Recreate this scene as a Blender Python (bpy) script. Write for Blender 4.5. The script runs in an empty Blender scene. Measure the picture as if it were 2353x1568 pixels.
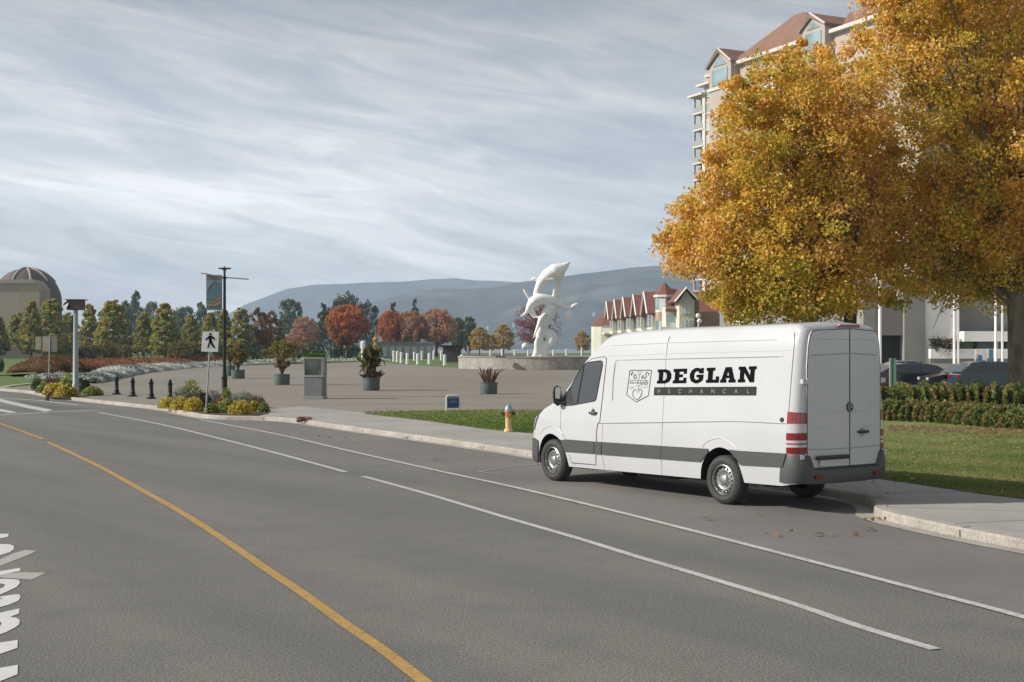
import bpy, bmesh, math, random
import numpy as np
from mathutils import Vector, Matrix

S = bpy.context.scene
COL = S.collection
# ---------------------------------------------------------------- camera, sky, sun, exposure
# image coordinates used in this script: 2353 x 1568, horizon at row 800, focal length 3000
FPX, CX, HZ, HC = 3000.0, 1176.5, 800.0, 2.4
cam = bpy.data.objects.new('camera', bpy.data.cameras.new('camera'))
COL.objects.link(cam)
cam.location = (0, 0, HC)
cam.rotation_euler = (math.pi/2, 0, 0)
cam.data.sensor_width = 36
cam.data.lens = 36*FPX/2353
cam.data.shift_y = (HZ-784)/2353
cam.data.clip_start = 0.1
cam.data.clip_end = 30000
S.camera = cam

SUN_EL, SUN_DIR = math.radians(31), Vector((1.0, 0.12, 0)).normalized()   # SUN_DIR: where shadows point
w = bpy.data.worlds.new('World'); S.world = w; w.use_nodes = True
nt = w.node_tree; nt.nodes.clear()
def N(t, **k):
    n = nt.nodes.new(t)
    for a, b in k.items(): setattr(n, a, b)
    return n
sky = N('ShaderNodeTexSky', sky_type='NISHITA', sun_disc=False)
sky.sun_elevation = SUN_EL
sky.sun_rotation = math.atan2(-SUN_DIR.x, -SUN_DIR.y)
sky.dust_density = 1.6; sky.air_density = 1.0; sky.ozone_density = 1.0
bg1 = N('ShaderNodeBackground'); bg1.inputs[1].default_value = 0.09
nt.links.new(sky.outputs[0], bg1.inputs[0])
tc = N('ShaderNodeTexCoord')
mp = N('ShaderNodeMapping', vector_type='POINT')
mp.inputs['Rotation'].default_value = (0, math.radians(-11), 0)
nt.links.new(tc.outputs['Generated'], mp.inputs[0])
mp2 = N('ShaderNodeMapping'); mp2.inputs['Scale'].default_value = (1.3, 0.9, 7.0)
nt.links.new(mp.outputs[0], mp2.inputs[0])
n1 = N('ShaderNodeTexNoise'); n1.inputs['Scale'].default_value = 2.1; n1.inputs['Detail'].default_value = 7; n1.inputs['Roughness'].default_value = 0.55; n1.inputs['Distortion'].default_value = 0.45
nt.links.new(mp2.outputs[0], n1.inputs['Vector'])
mp3 = N('ShaderNodeMapping'); mp3.inputs['Scale'].default_value = (4.5, 2.0, 30.0); mp3.inputs['Location'].default_value = (3, 1, 2)
nt.links.new(mp.outputs[0], mp3.inputs[0])
n2 = N('ShaderNodeTexNoise'); n2.inputs['Scale'].default_value = 1.6; n2.inputs['Detail'].default_value = 6; n2.inputs['Roughness'].default_value = 0.6; n2.inputs['Distortion'].default_value = 1.0
nt.links.new(mp3.outputs[0], n2.inputs['Vector'])
mixn = N('ShaderNodeMix', data_type='FLOAT'); mixn.inputs[0].default_value = 0.42
nt.links.new(n1.outputs[0], mixn.inputs[2]); nt.links.new(n2.outputs[0], mixn.inputs[3])
ramp = N('ShaderNodeMapRange'); ramp.inputs[1].default_value = 0.36; ramp.inputs[2].default_value = 0.66; ramp.inputs[3].default_value = 0.50; ramp.inputs[4].default_value = 1.0
nt.links.new(mixn.outputs[0], ramp.inputs[0])
bg2 = N('ShaderNodeBackground'); bg2.inputs[0].default_value = (0.86, 0.865, 0.885, 1); bg2.inputs[1].default_value = 0.62
# thin cloud veils: brightness of the veil follows the density
cr = N('ShaderNodeMapRange'); cr.inputs[1].default_value = 0.36; cr.inputs[2].default_value = 0.64; cr.inputs[3].default_value = 0.74; cr.inputs[4].default_value = 0.98
nt.links.new(mixn.outputs[0], cr.inputs[0])
# the sky is brighter towards the horizon and towards the sun on the left
sx = N('ShaderNodeSeparateXYZ'); nt.links.new(tc.outputs['Generated'], sx.inputs[0])
mz = N('ShaderNodeMapRange'); mz.inputs[1].default_value = 0.0; mz.inputs[2].default_value = 0.30; mz.inputs[3].default_value = 1.72; mz.inputs[4].default_value = 0.42
nt.links.new(sx.outputs[2], mz.inputs[0])
mxr = N('ShaderNodeMapRange'); mxr.inputs[1].default_value = -0.4; mxr.inputs[2].default_value = 0.4; mxr.inputs[3].default_value = 1.20; mxr.inputs[4].default_value = 0.86
nt.links.new(sx.outputs[0], mxr.inputs[0])
mm1 = N('ShaderNodeMath', operation='MULTIPLY'); nt.links.new(mz.outputs[0], mm1.inputs[0]); nt.links.new(mxr.outputs[0], mm1.inputs[1])
mm2 = N('ShaderNodeMath', operation='MULTIPLY'); nt.links.new(mm1.outputs[0], mm2.inputs[0]); nt.links.new(cr.outputs[0], mm2.inputs[1])
nt.links.new(mm2.outputs[0], bg2.inputs[1])
cc = N('ShaderNodeMix', data_type='RGBA'); cf = N('ShaderNodeMapRange'); cf.inputs[1].default_value = 0.40; cf.inputs[2].default_value = 0.60
nt.links.new(mixn.outputs[0], cf.inputs[0]); nt.links.new(cf.outputs[0], cc.inputs[0])
cc.inputs[6].default_value = (0.80, 0.84, 0.895, 1); cc.inputs[7].default_value = (0.93, 0.92, 0.925, 1)
nt.links.new(cc.outputs[2], bg2.inputs[0])
ms = N('ShaderNodeMixShader')
nt.links.new(ramp.outputs[0], ms.inputs[0]); nt.links.new(bg1.outputs[0], ms.inputs[1]); nt.links.new(bg2.outputs[0], ms.inputs[2])
wo = N('ShaderNodeOutputWorld'); nt.links.new(ms.outputs[0], wo.inputs[0])

sl = bpy.data.lights.new('sun', 'SUN'); sl.energy = 5.0; sl.angle = math.radians(0.6); sl.color = (1.0, 0.955, 0.89)
so = bpy.data.objects.new('sun', sl); COL.objects.link(so)
so.rotation_euler = Vector((SUN_DIR.x*math.cos(SUN_EL), SUN_DIR.y*math.cos(SUN_EL), -math.sin(SUN_EL))).to_track_quat('-Z', 'Y').to_euler()
S.view_settings.view_transform = 'Standard'; S.view_settings.look = 'None'
S.view_settings.exposure = 0.13; S.view_settings.gamma = 1.0
S.cycles.max_bounces = 8; S.cycles.volume_bounces = 0; S.cycles.transparent_max_bounces = 8

# ---------------------------------------------------------------- helpers
KZ = 0.13                                    # kerb height: plaza, lawn, sidewalks
def G(u, v, z=0.0):                          # image point -> ground point at height z
    Y = FPX*(HC-z)/(v-HZ); return ((u-CX)/FPX*Y, Y)
def GP(u, v): return G(u, v, KZ)
def XA(u, Y): return (u-CX)/FPX*Y
def ZA(v, Y): return HC-(v-HZ)/FPX*Y

MATS = {}
def mat(name, col, rough=0.7, metal=0.0, var=0.0, vscale=2.0, bump=0.0, bscale=40.0, col2=None, spec=0.5, coat=0.0, detail=4, stretch=None):
    if name in MATS: return MATS[name]
    m = bpy.data.materials.new(name); m.use_nodes = True
    t = m.node_tree; b = t.nodes['Principled BSDF']
    b.inputs['Base Color'].default_value = (*col, 1); b.inputs['Roughness'].default_value = rough
    b.inputs['Metallic'].default_value = metal; b.inputs['Specular IOR Level'].default_value = spec
    b.inputs['Coat Weight'].default_value = coat; b.inputs['Coat Roughness'].default_value = 0.08
    geo = t.nodes.new('ShaderNodeNewGeometry')
    vec = geo.outputs['Position']
    if stretch:
        q = t.nodes.new('ShaderNodeMapping'); q.inputs['Scale'].default_value = stretch
        t.links.new(vec, q.inputs[0]); vec = q.outputs[0]
    if var > 0 or col2:
        n = t.nodes.new('ShaderNodeTexNoise'); n.inputs['Scale'].default_value = vscale; n.inputs['Detail'].default_value = detail
        n.inputs['Roughness'].default_value = 0.6
        t.links.new(vec, n.inputs['Vector'])
        mx = t.nodes.new('ShaderNodeMix'); mx.data_type = 'RGBA'
        mr = t.nodes.new('ShaderNodeMapRange'); mr.inputs[1].default_value = 0.35; mr.inputs[2].default_value = 0.65
        t.links.new(n.outputs[0], mr.inputs[0]); t.links.new(mr.outputs[0], mx.inputs[0])
        c2 = col2 if col2 else tuple(c*(1+var) for c in col)
        c1 = col if col2 else tuple(c*(1-var) for c in col)
        mx.inputs[6].default_value = (*c1, 1); mx.inputs[7].default_value = (*c2, 1)
        t.links.new(mx.outputs[2], b.inputs['Base Color'])
    if bump > 0:
        n = t.nodes.new('ShaderNodeTexNoise'); n.inputs['Scale'].default_value = bscale; n.inputs['Detail'].default_value = 5
        t.links.new(vec, n.inputs['Vector'])
        bp = t.nodes.new('ShaderNodeBump'); bp.inputs['Strength'].default_value = bump; bp.inputs['Distance'].default_value = 0.02
        t.links.new(n.outputs[0], bp.inputs['Height']); t.links.new(bp.outputs[0], b.inputs['Normal'])
    MATS[name] = m; return m

def ground_mat(name, c1, c2, s1, c3, s2, fine=(0.8, 1.2), fs=60, rough=0.9, bump=0.25, bs=70, crack=None, stretch=None):
    """three octaves: broad patches, medium mottling, fine aggregate"""
    m = bpy.data.materials.new(name); m.use_nodes = True; t = m.node_tree; b = t.nodes['Principled BSDF']
    b.inputs['Roughness'].default_value = rough; b.inputs['Specular IOR Level'].default_value = 0.3
    geo = t.nodes.new('ShaderNodeNewGeometry'); vec = geo.outputs['Position']
    if stretch:
        q0 = t.nodes.new('ShaderNodeMapping'); q0.inputs['Rotation'].default_value = (0, 0, stretch[3]); t.links.new(vec, q0.inputs[0])
        q = t.nodes.new('ShaderNodeMapping'); q.inputs['Scale'].default_value = stretch[:3]
        t.links.new(q0.outputs[0], q.inputs[0]); v2 = q.outputs[0]
    else: v2 = vec
    def noise(v, s, d=4, lo=.35, hi=.65, r=.55):
        n = t.nodes.new('ShaderNodeTexNoise'); n.inputs['Scale'].default_value = s; n.inputs['Detail'].default_value = d; n.inputs['Roughness'].default_value = r
        t.links.new(v, n.inputs['Vector'])
        mr = t.nodes.new('ShaderNodeMapRange'); mr.inputs[1].default_value = lo; mr.inputs[2].default_value = hi
        t.links.new(n.outputs[0], mr.inputs[0]); return mr.outputs[0], n.outputs[0]
    def mixc(f, a, bb):
        mx = t.nodes.new('ShaderNodeMix'); mx.data_type = 'RGBA'
        t.links.new(f, mx.inputs[0])
        for i, c in ((6, a), (7, bb)):
            if isinstance(c, tuple): mx.inputs[i].default_value = (*c, 1)
            else: t.links.new(c, mx.inputs[i])
        return mx.outputs[2]
    f1, _ = noise(v2, s1); base = mixc(f1, c1, c2)
    f2, _ = noise(vec, s2, 5, .5, .75)
    hf = t.nodes.new('ShaderNodeMath'); hf.operation = 'MULTIPLY'; hf.inputs[1].default_value = 0.55; t.links.new(f2, hf.inputs[0])
    base = mixc(hf.outputs[0], base, c3)
    n = t.nodes.new('ShaderNodeTexNoise'); n.inputs['Scale'].default_value = fs; n.inputs['Detail'].default_value = 3; t.links.new(vec, n.inputs['Vector'])
    mr = t.nodes.new('ShaderNodeMapRange'); mr.inputs[1].default_value = .3; mr.inputs[2].default_value = .7; mr.inputs[3].default_value = fine[0]; mr.inputs[4].default_value = fine[1]
    t.links.new(n.outputs[0], mr.inputs[0])
    vm = t.nodes.new('ShaderNodeVectorMath'); vm.operation = 'SCALE'; t.links.new(base, vm.inputs[0]); t.links.new(mr.outputs[0], vm.inputs[3])
    out = vm.outputs[0]
    if crack:
        vo = t.nodes.new('ShaderNodeTexVoronoi'); vo.feature = 'DISTANCE_TO_EDGE'; vo.inputs['Scale'].default_value = crack
        dn = t.nodes.new('ShaderNodeTexNoise'); dn.inputs['Scale'].default_value = 1.5; dn.inputs['Detail'].default_value = 5; t.links.new(vec, dn.inputs['Vector'])
        av = t.nodes.new('ShaderNodeVectorMath'); av.operation = 'ADD'; t.links.new(vec, av.inputs[0]); t.links.new(dn.outputs['Color'], av.inputs[1])
        t.links.new(av.outputs[0], vo.inputs['Vector'])
        mr2 = t.nodes.new('ShaderNodeMapRange'); mr2.inputs[1].default_value = 0.0; mr2.inputs[2].default_value = 0.004*crack*3; mr2.inputs[3].default_value = .62; mr2.inputs[4].default_value = 1
        t.links.new(vo.outputs['Distance'], mr2.inputs[0])
        vm2 = t.nodes.new('ShaderNodeVectorMath'); vm2.operation = 'SCALE'; t.links.new(out, vm2.inputs[0]); t.links.new(mr2.outputs[0], vm2.inputs[3]); out = vm2.outputs[0]
    t.links.new(out, b.inputs['Base Color'])
    n = t.nodes.new('ShaderNodeTexNoise'); n.inputs['Scale'].default_value = bs; n.inputs['Detail'].default_value = 4; t.links.new(vec, n.inputs['Vector'])
    bp = t.nodes.new('ShaderNodeBump'); bp.inputs['Strength'].default_value = bump; bp.inputs['Distance'].default_value = 0.01
    t.links.new(n.outputs[0], bp.inputs['Height']); t.links.new(bp.outputs[0], b.inputs['Normal'])
    return m

def leaf_mat(name, trans=0.35, rough=0.55):
    m = bpy.data.materials.new(name); m.use_nodes = True; t = m.node_tree; b = t.nodes['Principled BSDF']
    a = t.nodes.new('ShaderNodeAttribute'); a.attribute_name = 'tint'
    t.links.new(a.outputs['Color'], b.inputs['Base Color']); b.inputs['Roughness'].default_value = rough; b.inputs['Specular IOR Level'].default_value = 0.35
    tr = t.nodes.new('ShaderNodeBsdfTranslucent'); t.links.new(a.outputs['Color'], tr.inputs[0])
    mx = t.nodes.new('ShaderNodeMixShader'); mx.inputs[0].default_value = trans
    o = t.nodes['Material Output']
    t.links.new(b.outputs[0], mx.inputs[1]); t.links.new(tr.outputs[0], mx.inputs[2]); t.links.new(mx.outputs[0], o.inputs[0])
    return m
LEAF = leaf_mat('leaf', .55)

def prop(o, label=None, cat=None, group=None, kind=None):
    if label: o['label'] = label
    if cat: o['category'] = cat
    if group: o['group'] = group
    if kind: o['kind'] = kind
    return o
def mk(name, bm, m, parent=None, smooth=False, loc=None):
    me = bpy.data.meshes.new(name); bm.normal_update(); bm.to_mesh(me); bm.free()
    if smooth:
        me.polygons.foreach_set('use_smooth', [True]*len(me.polygons))
        me.set_sharp_from_angle(angle=math.radians(35))
    o = bpy.data.objects.new(name, me); COL.objects.link(o)
    for mm in (m if isinstance(m, (list, tuple)) else [m]): me.materials.append(mm)
    if parent: o.parent = parent
    if loc: o.location = loc
    return o
def root(name, loc, rz=0.0, label=None, cat=None, group=None):
    o = bpy.data.objects.new(name, None); COL.objects.link(o); o.empty_display_size = .2
    o.location = loc; o.rotation_euler = (0, 0, rz); return prop(o, label, cat, group)
def copy_tree(o, parent=None):
    c = o.copy(); COL.objects.link(c); c.parent = parent
    for ch in [x for x in o.children]: copy_tree(ch, c)
    return c
def clone(o, loc, rz=0.0, label=None, sc=None):
    c = copy_tree(o); c.location = loc; c.rotation_euler = (0, 0, rz)
    if label: c['label'] = label
    if sc: c.scale = sc
    return c
def box(bm, x0, x1, y0, y1, z0, z1, mi=0, M=None):
    vs = [bm.verts.new((x, y, z)) for x in (x0, x1) for y in (y0, y1) for z in (z0, z1)]
    fs = []
    for f in ((0,1,3,2), (4,6,7,5), (0,4,5,1), (2,3,7,6), (0,2,6,4), (1,5,7,3)):
        fc = bm.faces.new([vs[i] for i in f]); fc.material_index = mi; fs.append(fc)
    if M is not None: bmesh.ops.transform(bm, matrix=M, verts=vs)
    return vs
def tube(bm, pts, rad, seg=8, cap=True, mi=0, flat=1.0):
    """tapered tube along pts; rad number or list"""
    pts = [Vector(p) for p in pts]; n = len(pts)
    rad = rad if isinstance(rad, (list, tuple)) else [rad]*n
    rings = []; up = Vector((0, 0, 1))
    t0 = (pts[1]-pts[0]).normalized()
    a = t0.cross(up) if abs(t0.dot(up)) < .95 else t0.cross(Vector((0, 1, 0)))
    a.normalize()
    for i, p in enumerate(pts):
        t = (pts[min(i+1, n-1)]-pts[max(i-1, 0)]).normalized()
        a = (a-t*a.dot(t)).normalized(); b = t.cross(a)
        rings.append([bm.verts.new(p+(a*math.cos(2*math.pi*k/seg)+b*math.sin(2*math.pi*k/seg)*flat)*rad[i]) for k in range(seg)])
    for i in range(n-1):
        for k in range(seg):
            f = bm.faces.new((rings[i][k], rings[i][(k+1) % seg], rings[i+1][(k+1) % seg], rings[i+1][k])); f.material_index = mi
    if cap:
        for r in (rings[0][::-1], rings[-1]):
            f = bm.faces.new(r); f.material_index = mi
def lathe(bm, prof, seg=20, c=(0, 0, 0), mi=0, axis='z', cap=True):
    rings = []
    for r, z in prof:
        rg = []
        for k in range(seg):
            a = 2*math.pi*k/seg
            if axis == 'z': p = (c[0]+r*math.cos(a), c[1]+r*math.sin(a), c[2]+z)
            else: p = (c[0]+r*math.cos(a), c[1]+z, c[2]+r*math.sin(a))
            rg.append(bm.verts.new(p))
        rings.append(rg)
    for i in range(len(rings)-1):
        for k in range(seg):
            f = bm.faces.new((rings[i][k], rings[i][(k+1) % seg], rings[i+1][(k+1) % seg], rings[i+1][k])); f.material_index = mi
    if cap:
        for rg, pr in ((rings[0][::-1], prof[0]), (rings[-1], prof[-1])):
            if pr[0] > 1e-4: f = bm.faces.new(rg); f.material_index = mi
def prism(bm, poly, z0, z1, mi=0, M=None):
    """poly of (x,y), extruded in z, or transformed by M"""
    a = [bm.verts.new((x, y, z0)) for x, y in poly]; b = [bm.verts.new((x, y, z1)) for x, y in poly]
    n = len(poly)
    fs = [bm.faces.new(a[::-1]), bm.faces.new(b)]
    for i in range(n): fs.append(bm.faces.new((a[i], a[(i+1) % n], b[(i+1) % n], b[i])))
    for f in fs: f.material_index = mi
    if M is not None: bmesh.ops.transform(bm, matrix=M, verts=a+b)
def XZ(y=0.0):   # maps prism (x,y,z) -> (x, y-z, y): drawing plane becomes x/z, thickness goes to -y
    return Matrix(((1, 0, 0, 0), (0, 0, -1, y), (0, 1, 0, 0), (0, 0, 0, 1)))
def sheet(name, pts, z, m, kind='structure', label=None, uv=None):
    bm = bmesh.new(); f = bm.faces.new([bm.verts.new((x, y, z)) for x, y in pts])
    bmesh.ops.triangulate(bm, faces=[f]); bmesh.ops.recalc_face_normals(bm, faces=bm.faces)
    if sum(f.normal.z for f in bm.faces) < 0: bmesh.ops.reverse_faces(bm, faces=bm.faces)
    return prop(mk(name, bm, m), label, None, None, kind)
def spline(pts, n):   # Catmull-Rom through 2D points
    out = []; P = [pts[0]]+list(pts)+[pts[-1]]
    for i in range(1, len(P)-2):
        p0, p1, p2, p3 = P[i-1:i+3]
        for k in range(n):
            t = k/n
            out.append(tuple(0.5*((2*b)+(-a+c)*t+(2*a-5*b+4*c-d)*t*t+(-a+3*b-3*c+d)*t**3) for a, b, c, d in zip(p0, p1, p2, p3)))
    out.append(tuple(pts[-1])); return out
def offset(pl, d):    # offset polyline to its left by d
    out = []
    for i, p in enumerate(pl):
        a = pl[max(i-1, 0)]; b = pl[min(i+1, len(pl)-1)]
        tx, ty = b[0]-a[0], b[1]-a[1]; l = math.hypot(tx, ty) or 1
        out.append((p[0]-ty/l*d, p[1]+tx/l*d))
    return out
def strip(name, pl, wd, z, m, kind='structure', label=None):
    a = offset(pl, wd/2); b = offset(pl, -wd/2); bm = bmesh.new()
    va = [bm.verts.new((*p, z)) for p in a]; vb = [bm.verts.new((*p, z)) for p in b]
    for i in range(len(pl)-1): bm.faces.new((vb[i], vb[i+1], va[i+1], va[i]))
    return prop(mk(name, bm, m), label, None, None, kind)

def leaf_mesh(name, P, size, pal, rng, parent=None, tint_id=None, aspect=0.6, up=0.0, loc=None, m=None, jit=0.25):
    """P (n,3) leaf centres; pal list of rgb; tint_id: palette bias per leaf (float 0..1)"""
    n = len(P)
    nv = rng.normal(size=(n, 3)); nv[:, 2] = nv[:, 2]*(1-up*.5)+up*1.2*rng.random(n)
    nv /= np.linalg.norm(nv, axis=1)[:, None]
    r = rng.normal(size=(n, 3)); a = np.cross(nv, r); a /= np.linalg.norm(a, axis=1)[:, None]
    b = np.cross(nv, a)
    s = size*(0.65+0.7*rng.random(n))[:, None]
    V = np.stack([P-a*s*.5, P-b*s*.5*aspect, P+a*s*.5, P+b*s*.5*aspect], axis=1)
    fold = nv*s*0.12
    V[:, 1] += fold; V[:, 3] += fold
    V = V.reshape(-1, 3)
    me = bpy.data.meshes.new(name)
    me.vertices.add(4*n); me.vertices.foreach_set('co', V.astype(np.float32).ravel())
    me.loops.add(4*n); me.loops.foreach_set('vertex_index', np.arange(4*n, dtype=np.int32))
    me.polygons.add(n); me.polygons.foreach_set('loop_start', np.arange(0, 4*n, 4, dtype=np.int32))
    me.update(calc_edges=True)
    pal = np.array(pal)
    if tint_id is None: tint_id = rng.random(n)
    t = np.clip(tint_id+rng.normal(0, .22, n), 0, .999)*(len(pal)-1)
    i0 = t.astype(int); f = (t-i0)[:, None]
    c = pal[i0]*(1-f)+pal[np.minimum(i0+1, len(pal)-1)]*f
    c = c*(1-jit+2*jit*rng.random(n))[:, None]
    c4 = np.concatenate([np.clip(c, 0, 1), np.ones((n, 1))], axis=1)
    at = me.color_attributes.new('tint', 'FLOAT_COLOR', 'CORNER')
    at.data.foreach_set('color', np.repeat(c4, 4, axis=0).astype(np.float32).ravel())
    me.materials.append(m or LEAF)
    o = bpy.data.objects.new(name, me); COL.objects.link(o)
    if parent: o.parent = parent
    if loc: o.location = loc
    return o
def clump_points(C, R, per, rng, flat=0.8):
    n = len(C); C = np.asarray(C, float); R = np.asarray(R, float)
    d = rng.normal(size=(n, per, 3)); d /= np.linalg.norm(d, axis=2)[:, :, None]
    rr = R[:, None]*rng.random((n, per))**0.45
    P = C[:, None, :]+d*rr[:, :, None]*np.array([1, 1, flat])
    return P.reshape(-1, 3)
# ================================================================ the setting
ASPH = ground_mat('asphalt', (.134, .130, .115), (.172, .165, .146), .6, (.116, .116, .104), 1.3, fine=(.55, 1.52), fs=46, rough=.88, bump=.4, bs=70, stretch=(.12, 1, 1, math.radians(-128)))
ASPH2 = ground_mat('worn_asphalt', (.155, .148, .136), (.188, .177, .163), .35, (.140, .141, .132), 2.2, fine=(.82, 1.2), fs=40, rough=.88, bump=.3, bs=60)
PLAZA = ground_mat('plaza_paving', (.210, .186, .150), (.250, .224, .182), .06, (.182, .168, .140), .5, fine=(.9, 1.1), fs=9, rough=.9, bump=.1, stretch=(1, .25, 1, .2))
CONC = ground_mat('sidewalk_concrete', (.305, .292, .266), (.365, .35, .32), .5, (.27, .265, .245), 2.5, fine=(.88, 1.12), fs=45, rough=.9, bump=.2)
KERB = ground_mat('kerb_concrete', (.33, .305, .262), (.42, .395, .35), 1.2, (.26, .21, .165), 5, fine=(.75, 1.2), fs=30, rough=.92, bump=.5, bs=40)
GRASSG = ground_mat('lawn_grass', (.125, .175, .04), (.21, .23, .07), .9, (.32, .26, .14), 2.6, fine=(.6, 1.4), fs=30, rough=.95, bump=.9, bs=45)
FARG = ground_mat('park_grass', (.085, .15, .028), (.12, .16, .045), .05, (.17, .15, .06), .3, fine=(.85, 1.15), fs=3, rough=.95, bump=.1)
WATER = mat('lake_water', (.12, .17, .21), rough=.25, bump=.25, bscale=.4)
WPAINT = ground_mat('white_road_paint', (.46, .45, .42), (.55, .54, .51), 2, (.16, .158, .145), 15, fine=(.75, 1.15), fs=36, rough=.8, bump=.2)
YPAINT = ground_mat('yellow_road_paint', (.41, .25, .07), (.47, .29, .09), 2, (.18, .14, .08), 15, fine=(.75, 1.15), fs=36, rough=.8, bump=.2)
FPAINT = mat('faded_paint', (.37, .355, .33), rough=.9, var=.1, vscale=20)

sheet('ground', [(-7000, -60), (7000, -60), (7000, 7400), (-7000, 7400)], -0.06, FARG)
sheet('lake', [(-6000, 620), (6000, 620), (6000, 7300), (-6000, 7300)], -0.03, WATER)

# kerb line (edge of the asphalt against the gutter), from the right foreground to the far left
D_ = (-0.5755559, 0.8177624); B_ = (3.205548, 19.972261); NR = (0.8177624, 0.5755559)   # van axes: forward, left rear tyre, right
def VW(s, w_): return (B_[0]+D_[0]*s+NR[0]*w_, B_[1]+D_[1]*s+NR[1]*w_)
gut = [(16.5, -3.0), (12.2, 4.2), (8.6, 10.4), G(2353, 1275), G(2017, 1204.6), VW(-2.1, .60), VW(-1.55, 1.25), VW(-.9, 1.72), VW(0, 1.93), VW(1.5, 2.0), VW(3.5, 1.98), VW(5.5, 1.95), VW(7.2, 2.0)]
gut += [G(1216, 1055), G(1002.5, 1022), G(790.5, 992), G(634, 970), G(472, 964), G(400, 953), G(350, 942.5), G(218.6, 928), G(109, 915), G(60, 905), G(0, 899.5), G(-120, 888)]
gl = spline(gut[:5], 8)[:-1]+spline(gut[4:], 8)
face = offset(gl, -.26); kback = offset(gl, -.43)
road = gl+[(-60, 82), (-60, -30), (16.5, -30)]
# the whole road surface reaches under gutter and kerb
sheet('road', [(-75, -30), (18, -30)]+gut[:1]+offset(gl, -.3)+[(-75, 84)], 0.0, ASPH)
# lighter worn parking lane along the gutter
l1 = [G(2560, 1490), G(2353, 1421), G(2105.9, 1355.6), G(1843.4, 1286.6), G(1581, 1218.7), G(1377.5, 1167.5), G(1169.2, 1118.2), G(1002.5, 1082.3), G(790.5, 1034.6), G(634, 998.3), G(459, 965.5)]
l1s = spline(l1, 6)
lane = [p for p in gl if -8 < p[0] and p[1] > 12]
near = [p for p in gl if p[1] > 11 and p[0] > -16]
sheet('parking_lane', offset(l1s, -.07)+near[::-1], 0.004, ASPH2)
bm = bmesh.new()
for i in range(len(gl)-1):
    bm.faces.new([bm.verts.new((*p, .009)) for p in (gl[i], gl[i+1], face[i+1], face[i])][::-1])
bmesh.ops.remove_doubles(bm, verts=bm.verts, dist=1e-4)
mk('gutter', bm, KERB); prop(bpy.data.objects['gutter'], kind='structure')
bm = bmesh.new()
fi = offset(face, -.025)
rows = [[bm.verts.new((*p, z)) for p in pl] for pl, z in ((face, -.02), (face, KZ-.03), (fi, KZ), (kback, KZ+.003), (kback, -.02))]
for r in range(4):
    for i in range(len(gl)-1):
        bm.faces.new((rows[r][i], rows[r+1][i], rows[r+1][i+1], rows[r][i+1]))
prop(mk('kerb', bm, KERB), kind='structure')
# kerb joints (dark saw cuts)
bm = bmesh.new(); acc = 0
JM = mat('joint_dark', (.06, .05, .042), rough=.95)
for i in range(8, len(gl)-1):
    seg = math.dist(face[i], face[i+1]); acc += seg
    if acc > 3.1 and face[i][1] < 70:
        acc = 0; t = Vector((face[i+1][0]-face[i][0], face[i+1][1]-face[i][1])).normalized()*.011
        f, k, f2 = Vector(face[i]), Vector(kback[i]), Vector(fi[i])
        o2 = (Vector(gl[i])-f).normalized()*.004
        q = [(f-t+o2, .012), (f+t+o2, .012), (f+t+o2, KZ-.028), (f-t+o2, KZ-.028)]
        bm.faces.new([bm.verts.new((p.x, p.y, z)) for p, z in q])
        q = [(f2-t, KZ+.006), (f2+t, KZ+.006), (k+t, KZ+.006), (k-t, KZ+.006)]
        bm.faces.new([bm.verts.new((p.x, p.y, z)) for p, z in q])
prop(mk('kerb_joints', bm, JM), kind='structure')

# lawn edges
le = [G(836.5, 951, KZ), G(997, 969.6, KZ), G(1110, 985.3, KZ), G(1219.4, 995.9, KZ), (2.0, 32.0), (4.3, 27.0), G(2032.7, 1102.5, KZ), G(2176, 1123, KZ), G(2353, 1146.6, KZ), (11.2, 14.0), (17, 6), (24, -5)]
les = spline(le, 6)
up = [G(836, 950.3, KZ), G(937, 945, KZ), G(1115, 940.8, KZ), G(1243, 944, KZ)]
kb = [p for p in kback if p[0] > -11.5]
walk_end = [GP(625, 948), GP(640, 940), GP(760, 944)]
# plaza: everything behind the kerb up to the planting
plz = [p for p in kback if p[0] < 17][::-1][16:]   # from far left towards the right
kb_all = kback
far = [GP(1750, 852), GP(1400, 851), GP(1055, 846), GP(905, 836), GP(880, 831), GP(620, 838), GP(480, 843), GP(400, 850), GP(300, 861), GP(215, 880), GP(100, 905)]
pl_poly = [p for p in kback if p[1] > 9 and p[0] > -30][::1]
sheet('plaza', pl_poly+far[::-1][1:]+[(60, 120), (60, 60), (30, 40), (24, 5)], KZ-.012, PLAZA)
sw = [p for p in kback if p[0] > -9.6]
sheet('sidewalk', sw+[GP(640, 938), GP(690, 934), GP(760, 941), GP(836, 949)]+les[1:], KZ-.004, CONC)
sheet('lawn', les+[(70, -5), (70, 66), (12, 66), (9.5, 46), (4.0, 50)]+[GP(1243, 944), GP(1115, 940.8), GP(937, 945)], KZ+.004, GRASSG)
# sidewalk joints and darker ramp stain
bm = bmesh.new()
for (u0, v0, u1, v1) in ((1030, 1003, 1120, 991.5), (1080, 998, 1030, 1003)):
    pass
for i in range(14, len(kback)-2, 14):
    a = Vector(kback[i])
    if a.y > 45: break
    t = Vector((kback[i+1][0]-a.x, kback[i+1][1]-a.y)).normalized(); nrm = Vector((t.y, -t.x)); e = a+nrm*3.35
    bm.faces.new([bm.verts.new((p.x, p.y, KZ)) for p in (a-t*.008, a+t*.008, e+t*.008, e-t*.008)][::-1])
prop(mk('sidewalk_joints', bm, mat('joint_grey', (.17, .16, .145), rough=.95)), kind='structure')

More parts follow.
